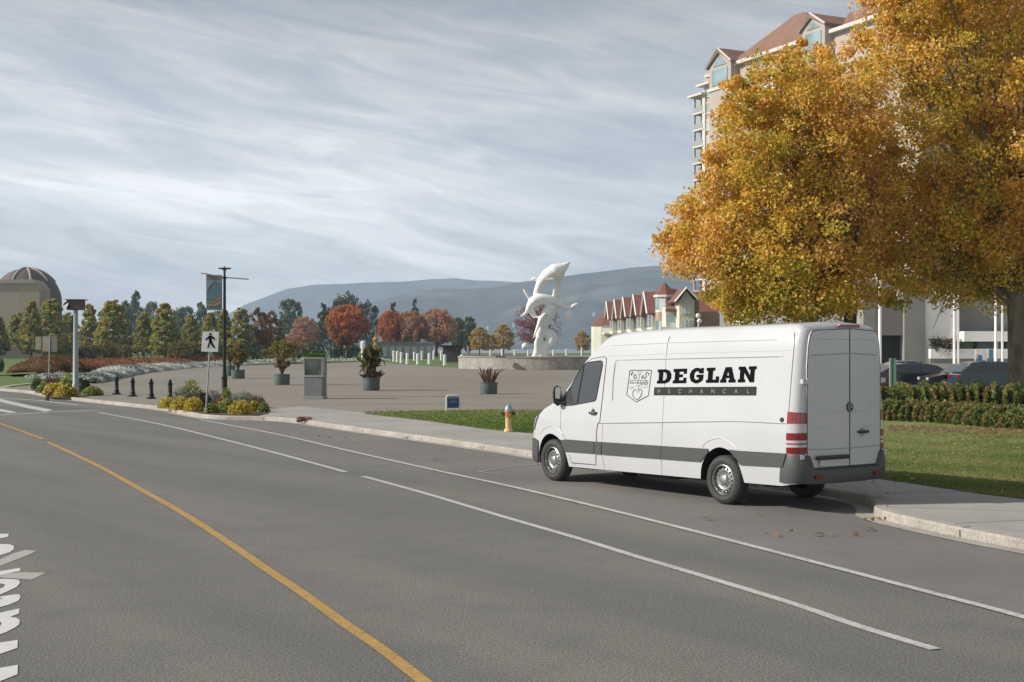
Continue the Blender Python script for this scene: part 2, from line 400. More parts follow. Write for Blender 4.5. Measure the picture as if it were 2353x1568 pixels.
for k_, (v0_, v1_) in enumerate(((868, 874), (884, 893), (905, 915), (928, 930))):
    strip('plaza_joint', [GP(470 if v0_ > 880 else 400, v0_), GP(900, (v0_+v1_)/2), GP(1330, v1_)], .10, KZ-.008, mat('plaza_joint', (.115, .104, .09), rough=.95))
# ---- road paint
yl = [G(-60, 953), G(0, 974), G(48, 991), G(99, 1010)]
strip('yellow_line', spline(yl, 6), .115, .008, YPAINT)
yl2 = [G(110, 1017), G(218.6, 1068), G(306, 1116), G(415, 1177.5), G(520, 1245), G(612, 1309), G(700, 1368), G(790.5, 1434), G(877.5, 1493.2), G(970, 1565), G(1130, 1690)]
strip('yellow_line', spline(yl2, 6), .115, .008, YPAINT)
strip('lane_line', spline([G(225, 948), G(371.7, 976.4), G(524.7, 1013.6), G(656, 1047.7), G(794, 1085.6)], 6), .12, .008, WPAINT)
strip('lane_line', spline([G(834, 1095.5), G(972, 1133.4), G(1161.6, 1190), G(1332, 1239.5), G(1453.3, 1277.3), G(1581, 1315), G(1810.6, 1385), G(1974.6, 1440.9), G(2150, 1494)], 6), .115, .008, WPAINT)
strip('lane_edge_line', l1s, .115, .012, WPAINT)
strip('parking_mark', [G(1100, 1085.5), G(1160, 1076), G(1330, 1058)], .05, .012, FPAINT)
strip('parking_mark', [G(1100, 1085.5), G(1150, 1092)], .05, .0125, FPAINT)
# crossing and side street lines
strip('crosswalk_line', [G(-60, 958), G(0, 954.7), G(112.5, 947.8), G(226, 943.4)], .26, .008, WPAINT)
sheet('crosswalk_bar', [G(-60, 905), G(0, 917), G(60, 931), G(122, 943), G(104, 947), G(50, 936), G(0, 924), G(-60, 913)], .009, WPAINT)
sheet('crosswalk_bar', [G(-60, 930), G(0, 940), G(40, 948.5), G(24, 950.5), G(0, 946), G(-60, 938)], .0095, WPAINT)
strip('crosswalk_line', [G(-60, 912), G(40, 917.7), G(90, 921), G(181, 931.8)], .22, .010, WPAINT)
strip('side_street_line', [G(-60, 900), G(0, 891), G(30, 885.5), G(69, 881)], .35, .008, FPAINT)
sheet('road_patch', [G(40, 922), G(110, 931.5), G(200, 940), G(120, 940), G(70, 930)], .006, mat('dark_patch', (.09, .09, .088), rough=.9))
# street-name overlay built as paint at the road's left edge (only its ends reach the picture); coordinates of letter strokes
def rq(x, y): return G(x/4.0, 1176.5+y/4.0)
LET = [[(165, 1412), (160, 1500), (0, 1562), (-260, 1640), (-260, 1500), (0, 1440)],
       [(163, 1183), (160, 1256), (0, 1312), (-260, 1390), (-260, 1240), (0, 1206)],
       [(178, 893), (176, 938), (95, 970), (150, 978), (182, 1000), (176, 1040), (140, 1068), (60, 1108), (0, 1130), (-200, 1190), (-200, 1130), (-60, 1075), (0, 1058), (18, 1030), (0, 1012), (-200, 1010), (-200, 960), (0, 932), (90, 912)],
       [(120, 765), (178, 762), (190, 790), (170, 820), (90, 855), (0, 880), (-200, 930), (-200, 880), (-30, 815), (30, 800), (0, 795), (-200, 830), (-200, 800), (0, 785)],
       [(60, 620), (170, 628), (186, 655), (160, 690), (80, 730), (0, 765), (-200, 830), (-200, 770), (-40, 720), (30, 700), (50, 672), (0, 662), (-200, 660), (-200, 625)],
       [(186, 518), (186, 548), (0, 586), (-200, 620), (-200, 580), (0, 550)],
       [(0, 300), (80, 300), (125, 315), (130, 345), (90, 375), (0, 402), (-200, 450), (-200, 320)],
       [(0, 206), (78, 204), (75, 232), (0, 248), (-200, 290), (-200, 230)]]
bm = bmesh.new()
for L in LET:
    f = bm.faces.new([bm.verts.new((*rq(x, y), .005)) for x, y in L]); bmesh.ops.triangulate(bm, faces=[f])
bmesh.ops.recalc_face_normals(bm, faces=bm.faces)
prop(mk('overlay_lettering', bm, mat('overlay_white', (.60, .59, .57), rough=.8, var=.06, vscale=8)), kind='structure')
bm = bmesh.new()
for L in ([(230, 352), (335, 360), (270, 395), (0, 500), (-200, 570), (-200, 520), (0, 440), (120, 385)], [(-200, 600), (0, 578), (185, 557), (425, 562), (360, 592), (295, 625), (190, 618), (0, 606), (-200, 640)]):
    f = bm.faces.new([bm.verts.new((*rq(x, y), .003)) for x, y in L]); bmesh.ops.triangulate(bm, faces=[f])
bmesh.ops.recalc_face_normals(bm, faces=bm.faces)
prop(mk('overlay_arrow', bm, FPAINT), kind='structure')  # direction arrow of the same overlay, laid down as paint

# street behind the hedges, with forecourt
sheet('back_street', [(14, 64), (70, 52), (70, 96), (12, 92)], KZ+.002, ASPH2)
sheet('forecourt', [(12, 92), (70, 96), (120, 215), (48, 215)], KZ+.003, CONC)
# far left lawn
sheet('side_lawn', [G(-200, 862), G(78, 862.5), G(150, 850), G(210, 838), G(330, 824), G(-200, 821)], .012, FARG)

# ---------------------------------------------------------------- hills
def hills(name, ridge, Y, depth, m, seed, rough=10, base=-5):
    """ridge: (u,v) picture profile at distance Y; terrain slopes towards the lake"""
    rng = np.random.default_rng(seed); xs = np.linspace(ridge[0][0], ridge[-1][0], 220); zs = np.interp(xs, [r[0] for r in ridge], [r[1] for r in ridge])
    for oc in range(1, 6):
        zs = zs+np.interp(xs, np.linspace(xs[0], xs[-1], 9*2**oc), rng.normal(size=9*2**oc))*(4.0/2**oc)*.35
    H = np.array([ZA(v, Y) for v in zs]); K = 26
    bm = bmesh.new(); grid = []
    bump = rng.normal(size=(K+1, 60))
    for j in range(K+1):
        f = j/K; y = Y-depth*f; prof = (1-f)**1.15
        row = []
        for i, u in enumerate(xs):
            nb = (np.interp(i/219*59, range(60), bump[j])*.05+.10*math.sin(i*.19+4*f+math.sin(i*.053)*3)*math.sin(i*.083+1))*H[i]*math.sin(math.pi*f)
            z = max(base, H[i]*prof+nb+base*f)
            row.append(bm.verts.new((XA(u, Y), y+nb*.6, z)))
        grid.append(row)
    for j in range(K):
        for i in range(219): bm.faces.new((grid[j][i], grid[j+1][i], grid[j+1][i+1], grid[j][i+1]))
    return prop(mk(name, bm, m, smooth=True), kind='structure')
HM = ground_mat('forested_hill', (.014, .026, .034), (.070, .078, .070), .0030, (.24, .21, .16), .0065, fine=(.6, 1.4), fs=.018, rough=1, bump=.0)
hills('far_hills', [(380, 790), (480, 745), (560, 702), (610, 683), (660, 664), (720, 655), (780, 653), (850, 651), (930, 647), (1040, 639), (1100, 643), (1200, 650), (1300, 655), (1500, 668), (1700, 690)], 6900, 1100, HM, 3)
hills('near_hills', [(640, 800), (740, 740), (860, 694), (900, 684), (960, 668), (1010, 663), (1080, 664), (1130, 660), (1200, 648), (1260, 641), (1330, 631), (1400, 623), (1450, 616), (1500, 612), (1560, 613), (1700, 600), (1900, 610), (2200, 640), (2700, 700)], 4300, 1400, HM, 5)
# small pale houses on the far shore
bm = bmesh.new(); rr = random.Random(4)
for u, v in ((1242, 724), (1440, 758), (1447, 760), (1433, 756), (1068, 738), (1120, 752), (1235, 735), (1300, 760), (1010, 740), (1180, 745), (1370, 745), (1365, 720)):
    Y = 3300 + rr.uniform(-60, 60); x = XA(u, Y)
    zb = HC+(HZ-v)/FPX*Y
    box(bm, x-3.2, x+3.2, Y-4, Y+4, zb-8, zb+2.5)
prop(mk('far_shore_houses', bm, mat('pale_house', (.75, .73, .7), rough=.8)), 'tiny pale houses scattered over the far hillside', 'houses', None, 'stuff')
# ================================================================ the van
WHITE = mat('white_van_paint', (.515, .52, .53), rough=.30, var=.03, vscale=.9, coat=.5, spec=.5)
TRIM = mat('grey_plastic', (.068, .069, .069), rough=.55, var=.08, vscale=30, bump=.05, bscale=200)
TRIMD = mat('dark_plastic', (.030, .031, .032), rough=.5)
BLACK = mat('black_rubber', (.012, .012, .012), rough=.8)
GLASSD = mat('van_side_glass', (.030, .034, .038), rough=.06, spec=.8, coat=.6)
RED = mat('red_lens', (.24, .005, .010), rough=.15, coat=.8)
CLEARL = mat('clear_lens', (.52, .51, .51), rough=.15, coat=.8, bump=.3, bscale=90)
CHROME = mat('bright_metal', (.62, .63, .64), rough=.25, metal=1)
SEAM = mat('panel_gap', (.25, .255, .26), rough=.8)  # panel gaps, and also the painted shade lines along the creases
SEAMD = mat('panel_gap_dark', (.06, .06, .065), rough=.8)
INK = mat('black_lettering', (.006, .006, .006), rough=.9, spec=.08)
INKG = mat('grey_lettering_bar', (.042, .042, .040), rough=.9, spec=.1)
INKL = mat('thin_crest_ink', (.13, .135, .13), rough=.6)
INKT = mat('pale_lettering', (.24, .245, .235), rough=.6)
WCX = 1.0
vx, vy = VW(0, WCX)
VAN = root('delivery_van', (vx, vy, 0), math.atan2(D_[1], D_[0]), 'white high roof delivery van with black slab lettering, parked at the kerb', 'van')
ZL = [.3, .6, .9, 1.2, 1.3, 2.2, 2.45, 2.6, 2.72]; HW = [.955, 1.0, 1.01, 1.005, .995, .91, .88, .835, .725]
def yS(z): return float(np.interp(z, ZL, HW))
KX = [(-9, 1), (3.4, 1), (4.2, .995), (4.6, .985), (4.85, .965), (4.97, .93), (5.06, .86), (5.12, .76), (5.17, .60), (5.2, .38)]
def kx(x): return float(np.interp(x, [a for a, b in KX], [b for a, b in KX]))
def YV(x, z): return yS(z)*kx(x)
TOP = [(-1.52, 2.68), (-1.3, 2.735), (1.38, 2.74), (2.3, 2.725), (2.75, 2.69), (2.95, 2.655), (3.27, 2.445), (3.53, 2.235), (3.80, 1.95), (4.0, 1.75), (4.12, 1.64), (4.24, 1.55), (4.45, 1.47), (4.64, 1.395), (4.8, 1.28), (4.93, 1.08), (5.02, .96), (5.12, .88), (5.2, .80)]
def ztop(x): return float(np.interp(x, [a for a, b in TOP], [b for a, b in TOP]))
def zbot(x): return float(np.interp(x, [-1.52, -1.2, -.5, 3.8, 4.75, 5.2], [.42, .37, .367, .367, .385, .44]))
REAR = [(-1.33, 0), (-1.40, .008), (-1.45, .03), (-1.485, .065), (-1.507, .11), (-1.52, .17)]
def sh(v): return Vector((v[0], v[1], v[2]-.018*v[0]))
def vmk(name, bm, m, parent=VAN, smooth=True):
    for v in bm.verts: v.co = sh(v.co)
    bmesh.ops.recalc_face_normals(bm, faces=bm.faces)
    return mk(name, bm, m, parent, smooth)
def ring(x, inset=0.0):
    zb, zt = zbot(x), ztop(x)
    if inset: zt -= inset*.55
    r = .10 if x < 2.9 else (.13 if x < 4.0 else .10); zc = zt-r; pts = []
    for y in (0, .4, .8): pts.append((x, y*yS(zb)*kx(x), zb))
    n = 18
    for i in range(n+1):
        z = zb+(zc-zb)*i/n; pts.append((x, YV(x, z)-inset, z))
    y0 = pts[-1][1]
    for j in range(1, 7):
        a = math.pi/2*j/6; pts.append((x, y0-r*1.15*(1-math.cos(a)), zc+r*math.sin(a)))
    y1, z1 = pts[-1][1], pts[-1][2]
    for f in (.8, .55, .3): pts.append((x, y1*f, z1+.035*(1-f*f)))
    pts.append((x, 0, z1+.035))
    return pts
xs = [-1.33]+[-1.2+i*.2 for i in range(21)]+[2.95, 3.1, 3.27, 3.4, 3.53, 3.67, 3.8, 3.9, 4.0, 4.12, 4.24, 4.35, 4.45, 4.55, 4.64, 4.72, 4.8, 4.86, 4.93, 4.97, 5.02, 5.06, 5.12, 5.16, 5.2]
xs = sorted(set(round(x, 3) for x in xs))
rings = [ring(x, ins) for x, ins in REAR[::-1]]+[ring(x) for x in xs[1:]]
bm = bmesh.new(); R = []
for rg in rings:
    L = [bm.verts.new(p) for p in rg]; Rt = [bm.verts.new((p[0], -p[1], p[2])) for p in rg[1:-1]]
    R.append(L+Rt[::-1])
for i in range(len(R)-1):
    n = len(R[i])
    for k in range(n): bm.faces.new((R[i][k], R[i][(k+1) % n], R[i+1][(k+1) % n], R[i+1][k]))
bm.faces.new(R[-1])
prev = R[0]; n = len(prev)
def XR(y): return -1.52-.04*(1-(y/.84)**2)
for sc in (.85, .65, .4, .15):
    cur = [bm.verts.new((XR(v.co.y*sc), v.co.y*sc, 1.5+(v.co.z-1.5)*sc)) for v in R[0]]
    for k in range(n): bm.faces.new((prev[k], prev[(k+1) % n], cur[(k+1) % n], cur[k]))
    prev = cur
bm.faces.new(prev)
bmesh.ops.recalc_face_normals(bm, faces=bm.faces)
body = vmk('body', bm, [WHITE, BLACK])
# wheel openings cut with shaped cutters
FA = [(4.78, .2), (4.753, .40), (4.727, .64), (4.643, .80), (4.505, .905), (4.355, .935), (4.217, .905), (4.051, .82), (3.945, .68), (3.865, .38), (3.84, .2)]
RA = [(.52, .2), (.496, .385), (.432, .60), (.277, .79), (.056, .88), (-.171, .835), (-.345, .69), (-.45, .37), (-.47, .2)]
for A in (FA, RA):
    for sg in (1, -1):
        bm = bmesh.new(); prism(bm, spline(A, 4), 0, .62, M=XZ(1.15 if sg > 0 else -.53))
        for v in bm.verts: v.co = sh(v.co)
        bmesh.ops.recalc_face_normals(bm, faces=bm.faces)
        for f in bm.faces: f.material_index = 0
        c = mk('cutter', bm, BLACK, VAN)
        md = body.modifiers.new('cut', 'BOOLEAN'); md.operation = 'DIFFERENCE'; md.object = c; md.solver = 'EXACT'; md.material_mode = 'TRANSFER'
        bpy.context.view_layer.update()
        dg = bpy.context.evaluated_depsgraph_get()
        me = bpy.data.meshes.new_from_object(body.evaluated_get(dg)); body.modifiers.clear(); body.data = me
        bpy.data.objects.remove(c)
body.data.name = 'body'
body.data.set_sharp_from_angle(angle=math.radians(35))

def side_sheet(poly, off, thick=.004, sg=1, bm=None, zs=None):
    b = bmesh.new(); f = b.faces.new([b.verts.new((x, 0, z)) for x, z in poly])
    zc = sorted(set([round(.3+.1*i, 3) for i in range(26)]+[.9, 1.2, 1.3, 2.2, 2.45, 2.6]))
    for z in zc: bmesh.ops.bisect_plane(b, geom=b.verts[:]+b.edges[:]+b.faces[:], plane_co=(0, 0, z), plane_no=(0, 0, 1))
    x = 3.4
    while x < 5.2:
        bmesh.ops.bisect_plane(b, geom=b.verts[:]+b.edges[:]+b.faces[:], plane_co=(x, 0, 0), plane_no=(1, 0, 0)); x += .1 if x > 4 else .3
    bmesh.ops.remove_doubles(b, verts=b.verts, dist=1e-5)
    r = bmesh.ops.extrude_face_region(b, geom=b.faces[:])
    new = set(v for v in r['geom'] if isinstance(v, bmesh.types.BMVert))
    for v in b.verts: v.co.y = (YV(v.co.x, v.co.z)+(off if v in new else off-thick))*sg
    bmesh.ops.recalc_face_normals(b, faces=b.faces)
    if bm is None: return b
    tmp = bpy.data.meshes.new('t'); b.to_mesh(tmp); b.free(); bm.from_mesh(tmp); bpy.data.meshes.remove(tmp); return bm
def bead(bm, pts, r, off=0.0, sg=1, step=.12, rear=False, seg=6):
    P = []
    for i in range(len(pts)-1):
        a, b = pts[i], pts[i+1]; d = math.hypot(a[0]-b[0], a[1]-b[1]); n = max(1, int(d/step))
        for k in range(n): P.append((a[0]+(b[0]-a[0])*k/n, a[1]+(b[1]-a[1])*k/n))
    P.append(pts[-1])
    if rear: Q = [(XR(y)-off, y, z) for y, z in P]
    else: Q = [(x, (YV(x, z)+off)*sg, z) for x, z in P]
    tube(bm, Q, r, seg)
def arc(cx, cz, r, a0, a1, n=6): return [(cx+r*math.cos(math.radians(a0+(a1-a0)*i/n)), cz+r*math.sin(math.radians(a0+(a1-a0)*i/n))) for i in range(n+1)]

def beads(name, lst, m, parent=VAN, r=.005, off=0.0, sg=1, rear=False):
    for it in lst:
        pts, rr_ = it if isinstance(it, tuple) else (it, r)
        bm = bmesh.new(); bead(bm, pts, rr_, off, sg, rear=rear); vmk(name, bm, m, parent)
for sg in (1, -1):
    # front door (a sheet 4 mm proud, with its gap drawn by a dark bead round it)
    dpoly = [(3.775, .44), (3.085, .44), (3.06, .6), (3.017, 1.10), (2.99, 1.16), (2.945, 1.19), (2.885, 2.22), (2.90, 2.285), (2.96, 2.305), (3.30, 2.27), (3.40, 2.22), (3.56, 2.07), (3.90, 1.72), (4.05, 1.52), (4.062, 1.38), (4.045, 1.003), (3.95, .90), (3.865, .81)]
    bm = side_sheet(dpoly, .006, .010, sg); door = vmk('front_door', bm, WHITE)
    bm = bmesh.new(); bead(bm, dpoly+[dpoly[0]], .0065, .0035, sg); vmk('door_gap', bm, SEAMD, door)
    wpoly = [(3.79, 1.455), (3.12, 1.545), (3.085, 1.575), (2.975, 2.16), (2.985, 2.215), (3.03, 2.235), (3.40, 2.205), (3.50, 2.17), (3.62, 2.04), (3.92, 1.66), (3.95, 1.60), (3.90, 1.47)]
    bm = side_sheet(wpoly, .011, .006, sg); win = vmk('side_window', bm, GLASSD, door)
    bm = bmesh.new(); bead(bm, wpoly+[wpoly[0]], .010, .010, sg); bead(bm, [(3.60, 1.49), (3.485, 2.17)], .013, .012, sg); vmk('window_frame', bm, TRIMD, door)
    bm = side_sheet([(3.60, 1.49), (3.72, 1.46), (3.95, 1.44), (4.03, 1.50), (3.95, 1.63), (3.86, 1.72), (3.70, 1.50)], .016, .006, sg); vmk('mirror_base', bm, TRIMD, door)
    # handle
    bm = bmesh.new(); y = YV(3.13, 1.34)
    tube(bm, [(3.03, (y+.012)*sg, 1.345), (3.06, (y+.035)*sg, 1.335), (3.13, (y+.042)*sg, 1.33), (3.20, (y+.035)*sg, 1.335), (3.24, (y+.012)*sg, 1.345)], [.012, .020, .022, .02, .012], 8)
    h = vmk('door_handle', bm, TRIMD, door)
    bm = bmesh.new(); lathe(bm, [(.045, -.004*sg), (.045, .010*sg), (.03, .013*sg)], 14, (3.14, y*sg, 1.365), axis='y'); vmk('handle_recess', bm, TRIM, door)
    # mirror
    bm = bmesh.new()
    lm = [(.0, 1.44), (.10, 1.45), (.14, 1.55), (.14, 1.74), (.11, 1.80), (.03, 1.81), (-.02, 1.74), (-.03, 1.5)]
    prism(bm, lm, 0, .24, M=Matrix(((.35*1, 0, .55, 3.98), (.85*sg, 0, -.30*sg, (1.06)*sg), (0, 1, 0, 0), (0, 0, 0, 1))))
    bmesh.ops.bevel(bm, geom=bm.edges[:], offset=.025, segments=2, affect='EDGES')
    tube(bm, [(3.93, .99*sg, 1.50), (4.02, 1.08*sg, 1.50)], .03, 8)
    mir = vmk('side_mirror', bm, TRIMD)
    bm = bmesh.new(); ml = [(.02, 1.57), (.11, 1.58), (.115, 1.74), (.09, 1.775), (.03, 1.78), (0, 1.73)]
    prism(bm, ml, 0, .006, M=Matrix(((.35, 0, .55, 3.975), (.85*sg, 0, -.30*sg, 1.061*sg), (0, 1, 0, 0), (0, 0, 0, 1)))); vmk('mirror_glass', bm, CHROME, mir, False)
    # trim band in three pieces
    for nm, pl in (('trim_strip', [(3.86, .632), (3.10, .632), (3.085, .845), (3.86, .85), (4.04, .835), (3.955, .69), (3.915, .63)]),
                   ('trim_strip', [(3.07, .632), (2.90, .632), (2.885, .845), (3.055, .845)]),
                   ('trim_strip', [(2.875, .632), (1.375, .634), (1.36, .845), (2.865, .845)]),
                   ('trim_strip', [(1.365, .634), (.452, .636), (.44, .655), (.272, .79), (.28, .845), (1.35, .845)]),
                   ('trim_strip', [(-.405, .636), (-1.235, .650), (-1.27, .67), (-1.335, .83), (-1.335, .85), (-.345, .846), (-.175, .855), (-.215, .82), (-.345, .72)])):
        bm = side_sheet(pl, .022, .024, sg); vmk(nm, bm, TRIM)
    beads('panel_gap', [[(1.378, 2.70), (1.365, 2.2), (1.345, 1.2), (1.36, .86)], [(1.37, .62), (1.40, .37)], [(-1.30, 2.70), (-1.37, 2.45), (-1.352, 1.46)], [(2.872, 1.16), (2.88, .86)], [(2.89, .62), (2.86, .38)],
                [(3.70, .62), (3.69, .38)]], SEAM, r=.0042, off=.0005, sg=sg)
    # pressed creases: raised white beads
    beads('body_crease', [([(2.80, 2.49), (1.3, 2.51), (-1.0, 2.505)], .009), ([(2.78, 2.315), (1.2, 2.335), (-1.33, 2.34)], .006), ([(3.75, 1.13), (2.87, 1.172), (1.0, 1.245), (-.3, 1.295), (-1.34, 1.288)], .009),
                   ([(2.66, 1.56), (2.675, 1.9), (2.655, 2.18)]+arc(2.58, 2.17, .075, 0, 90, 5)+[(1.2, 2.255), (-1.10, 2.262), (-1.17, 2.25)], .011),
                   ([(.408, .86), (.36, .93), (.231, .99), (.028, 1.028), (-.173, .965), (-.30, .895), (-.341, .86)], .010),
                   ([(4.687, .911), (4.60, 1.0), (4.515, 1.047), (4.323, 1.08), (4.094, 1.003), (3.97, .92), (3.88, .86)], .009)], WHITE, off=-.002, sg=sg)
    beads('crease_shade_line', [([(2.655, 2.18)]+arc(2.585, 2.165, .075, 0, 90, 5)+[(1.2, 2.245), (-1.10, 2.252)], .0035), ([(3.3, 1.145), (2.87, 1.16), (1.0, 1.233), (-.3, 1.283), (-1.33, 1.276)], .0025), ([(2.645, 1.56), (2.66, 1.9), (2.64, 2.17)], .0028)], SEAM, off=.004, sg=sg)  # no real seal: grey lines paint the shade beside the creases
    bm = bmesh.new(); lathe(bm, [(.035, -.01*sg), (.035, .012*sg), (.028, .02*sg), (.0, .022*sg)], 14, (-1.235, YV(-1.2, 1.335)*sg, 1.335), axis='y'); vmk('round_cap', bm, TRIMD)
    # headlamp
    bm = side_sheet([(4.945, 1.0), (4.90, 1.14), (4.83, 1.24), (4.77, 1.27), (4.765, 1.24), (4.83, 1.14), (4.89, 1.0)], .012, .02, sg); hl = vmk('headlight', bm, mat('headlamp_lens', (.30, .31, .32), rough=.15, coat=.8, bump=.3, bscale=60))
    bm = bmesh.new(); bead(bm, [(4.945, 1.0), (4.90, 1.14), (4.83, 1.24), (4.77, 1.27), (4.765, 1.24), (4.83, 1.14), (4.89, 1.0), (4.945, 1.0)], .006, .012, sg); vmk('headlight_rim', bm, TRIMD, hl)
    # rear lamp, wrapped round the corner
    def lampcurve(z, o):
        W = yS(z); P = [(-1.345, W), (-1.40, W-.008), (-1.45, W-.03), (-1.485, W-.065), (-1.507, W-.11), (-1.52, W-.17), (-1.526, .80)]
        return [(x-o*min(1, max(0, (-1.38-x)*9)), (y+o*min(1, max(0, (x+1.50)*9))), z) for x, y in P]
    lamp = None
    for k, (z0, z1, mm, o) in enumerate(((.85, 1.455, TRIMD, .008), (1.285, 1.448, RED, .018), (1.147, 1.280, CLEARL, .018), (1.043, 1.142, RED, .018), (1.000, 1.040, CLEARL, .017), (.982, .998, RED, .018), (.940, .980, CLEARL, .017), (.857, .936, RED, .018))):
        bm = bmesh.new(); a = [bm.verts.new((p[0], p[1]*sg, p[2])) for p in lampcurve(z0, o)]; b = [bm.verts.new((p[0], p[1]*sg, p[2]+(-.035*(j/6) if k < 2 else 0))) for j, p in enumerate(lampcurve(z1, o))]
        a2 = [bm.verts.new((p[0]+.03, (p[1]-.03)*sg, p[2])) for p in lampcurve(z0, 0)]; b2 = [bm.verts.new((p[0]+.03, (p[1]-.03)*sg, p[2])) for p in lampcurve(z1, 0)]
        for j in range(6):
            bm.faces.new((a[j], a[j+1], b[j+1], b[j])); bm.faces.new((b[j], b[j+1], b2[j+1], b2[j])); bm.faces.new((a[j], a2[j], a2[j+1], a[j+1]))
        bm.faces.new((a[0], b[0], b2[0], a2[0])); bm.faces.new((a[-1], a2[-1], b2[-1], b[-1]))
        if k == 0: lamp = vmk('tail_light', bm, mm)
        else: vmk('lens', bm, mm, lamp)
    # hinges
    for z in (1.885, .80):
        bm = bmesh.new(); y = (.86 if z > 1 else .885)*sg
        box(bm, -1.565, -1.50, min(y-.05, y+.05), max(y-.05, y+.05), z-.035, z+.035); bmesh.ops.bevel(bm, geom=bm.edges[:], offset=.008, segments=2, affect='EDGES')
        tube(bm, [(-1.56, y-.045*sg, z-.045), (-1.56, y-.045*sg, z+.045)], .013, 8)
        vmk('door_hinge', bm, CHROME if z < 1 else WHITE)

# rear doors (left leaf y>seam)
SE = -.07
def rr_poly(y0, y1, left):
    o = .80 if left else -.80
    s = 1 if left else -1
    out = [(SE+.006*s, .635), (o-.10*s, .63), (o-.035*s, .655), (o-.005*s, .72), (o, .9), (o, 2.1), (o-.025*s, 2.40), (o-.06*s, 2.56), (o-.10*s, 2.61), (o-.17*s, 2.63), (SE+.006*s, 2.655)]
    return out
for left in (True, False):
    pl = rr_poly(0, 0, left); b = bmesh.new(); f = b.faces.new([b.verts.new((0, y, z)) for y, z in pl])
    for i in range(-8, 9): bmesh.ops.bisect_plane(b, geom=b.verts[:]+b.edges[:]+b.faces[:], plane_co=(0, i*.1, 0), plane_no=(0, 1, 0))
    r = bmesh.ops.extrude_face_region(b, geom=b.faces[:]); new = set(v for v in r['geom'] if isinstance(v, bmesh.types.BMVert))
    for v in b.verts: v.co.x = XR(v.co.y)-(.022 if v in new else -.01)
    rd = vmk('rear_door', b, WHITE)
    b = bmesh.new(); bead(b, pl+[pl[0]], .007, .019, rear=True); vmk('door_gap', b, SEAMD, rd)
    s = 1 if left else -1
    beads('door_crease', [([(SE+.04*s, 2.30), (.72*s, 2.27)], .008), ([(SE+(.03 if not left else .02)*s, 2.50), ((.60 if left else .66)*s, 2.495)], .007), ([(SE, 1.42), (.35*s, 1.44), (.62*s, 1.50), (.75*s, 1.56)], .006),
        ([(.76*s, 1.235), (.60*s, 1.23), (.42*s, 1.205)], .006), ([(SE+.02*s, .905), (.50*s, .905), (.78*s, .915)], .009)], WHITE, rd, off=.021, rear=True)
    beads('crease_shade_line', [([(SE+.04*s, 2.288), (.71*s, 2.26)], .003), ([(SE+.02*s, .893), (.50*s, .893), (.78*s, .903)], .003)], SEAM, rd, off=.024, rear=True)  # grey lines painting the shade under the door creases, not a seal
    if left:
        b = bmesh.new(); tube(b, [(XR(.64)-.045, .655, .775), (XR(.64)-.06, .63, .775), (XR(.3)-.06, -.0, .775), (XR(.0)-.045, -.02, .775)], [.022, .032, .032, .022], 8)
        hb = vmk('plate_light_bar', b, TRIMD, rd)
        b = bmesh.new(); box(b, -1.590, -1.575, .05, .58, .655, .745); bmesh.ops.bevel(b, geom=b.edges[:], offset=.003, segments=1, affect='EDGES'); vmk('plate_recess', b, WHITE, rd)
    else:
        b = bmesh.new(); tube(b, [(XR(-.3)-.03, -.245, 1.125), (XR(-.3)-.06, -.27, 1.125), (XR(-.3)-.06, -.44, 1.125), (XR(-.3)-.03, -.465, 1.125)], [.014, .022, .022, .014], 8)
        vmk('door_handle', b, TRIMD, rd)
        b = bmesh.new(); tube(b, [(XR(-.35)-.018, -.355, 1.12), (XR(-.35)-.028, -.355, 1.12)], [.068, .060], 18); vmk('handle_recess', b, mat('recess_grey', (.30, .31, .32), rough=.5), rd)
# round badge with a three-armed star
b = bmesh.new(); bx_, bz = XR(SE)-.024, 1.50
tube(b, [(bx_, SE, bz), (bx_-.02, SE, bz)], [.075, .068], 28); bad = vmk('badge', b, TRIMD)
b = bmesh.new()
for k in range(3):
    a = math.radians(90+120*k)
    tube(b, [(bx_-.024, SE, bz), (bx_-.024, SE+.052*math.cos(a), bz+.052*math.sin(a))], [.013, .003], 6)
P = [(bx_-.022, SE+.058*math.cos(t*math.pi/12), bz+.058*math.sin(t*math.pi/12)) for t in range(25)]; tube(b, P, .006, 6); vmk('badge_star', b, CHROME, bad)
# third brake light
b = bmesh.new(); box(b, -1.585, -1.52, -.31, .15, 2.672, 2.718); bmesh.ops.bevel(b, geom=b.edges[:], offset=.012, segments=2, affect='EDGES')
vmk('brake_light', b, mat('dark_red_lens', (.16, .006, .012), rough=.2, coat=.6))

# rear bumper swept round the back
def bumper_path():
    P = [(-1.20, 1.0, .0), (-1.28, 1.01, .0), (-1.36, 1.018, 1), (-1.45, 1.0, 1), (-1.52, .95, 1), (-1.575, .86, 1), (-1.60, .79, .85), (-1.612, .70, .12), (-1.612, .60, 0), (-1.62, .3, 0), (-1.622, 0, 0)]
    return P+[(x, -y, t) for x, y, t in P[-2::-1]]
b = bmesh.new(); rows = []
for x, y, t in bumper_path():
    zt = .66+.185*t if abs(y) > .75 else .60+.06*t
    zb_ = .395+.03*min(1, abs(y)**4)
    cx_, cy_ = (x+.12, y*.90) if abs(y) < .97 else (x, y-.06*(1 if y > 0 else -1))
    rows.append([b.verts.new(p) for p in ((cx_, cy_, zb_+.01), (x+.02, y*.99, zb_), (x, y, zb_+.04), (x-.004, y*1.002, (zb_+zt)/2), (x, y, zt-.025), (x+.012, y*.992, zt-.004), (cx_, cy_, zt))])
for i in range(len(rows)-1):
    for k in range(6): b.faces.new((rows[i][k], rows[i][k+1], rows[i+1][k+1], rows[i+1][k]))
    b.faces.new((rows[i][6], rows[i][0], rows[i+1][0], rows[i+1][6]))
b.faces.new(rows[0]); b.faces.new(rows[-1][::-1])
bump = vmk('rear_bumper', b, TRIM)
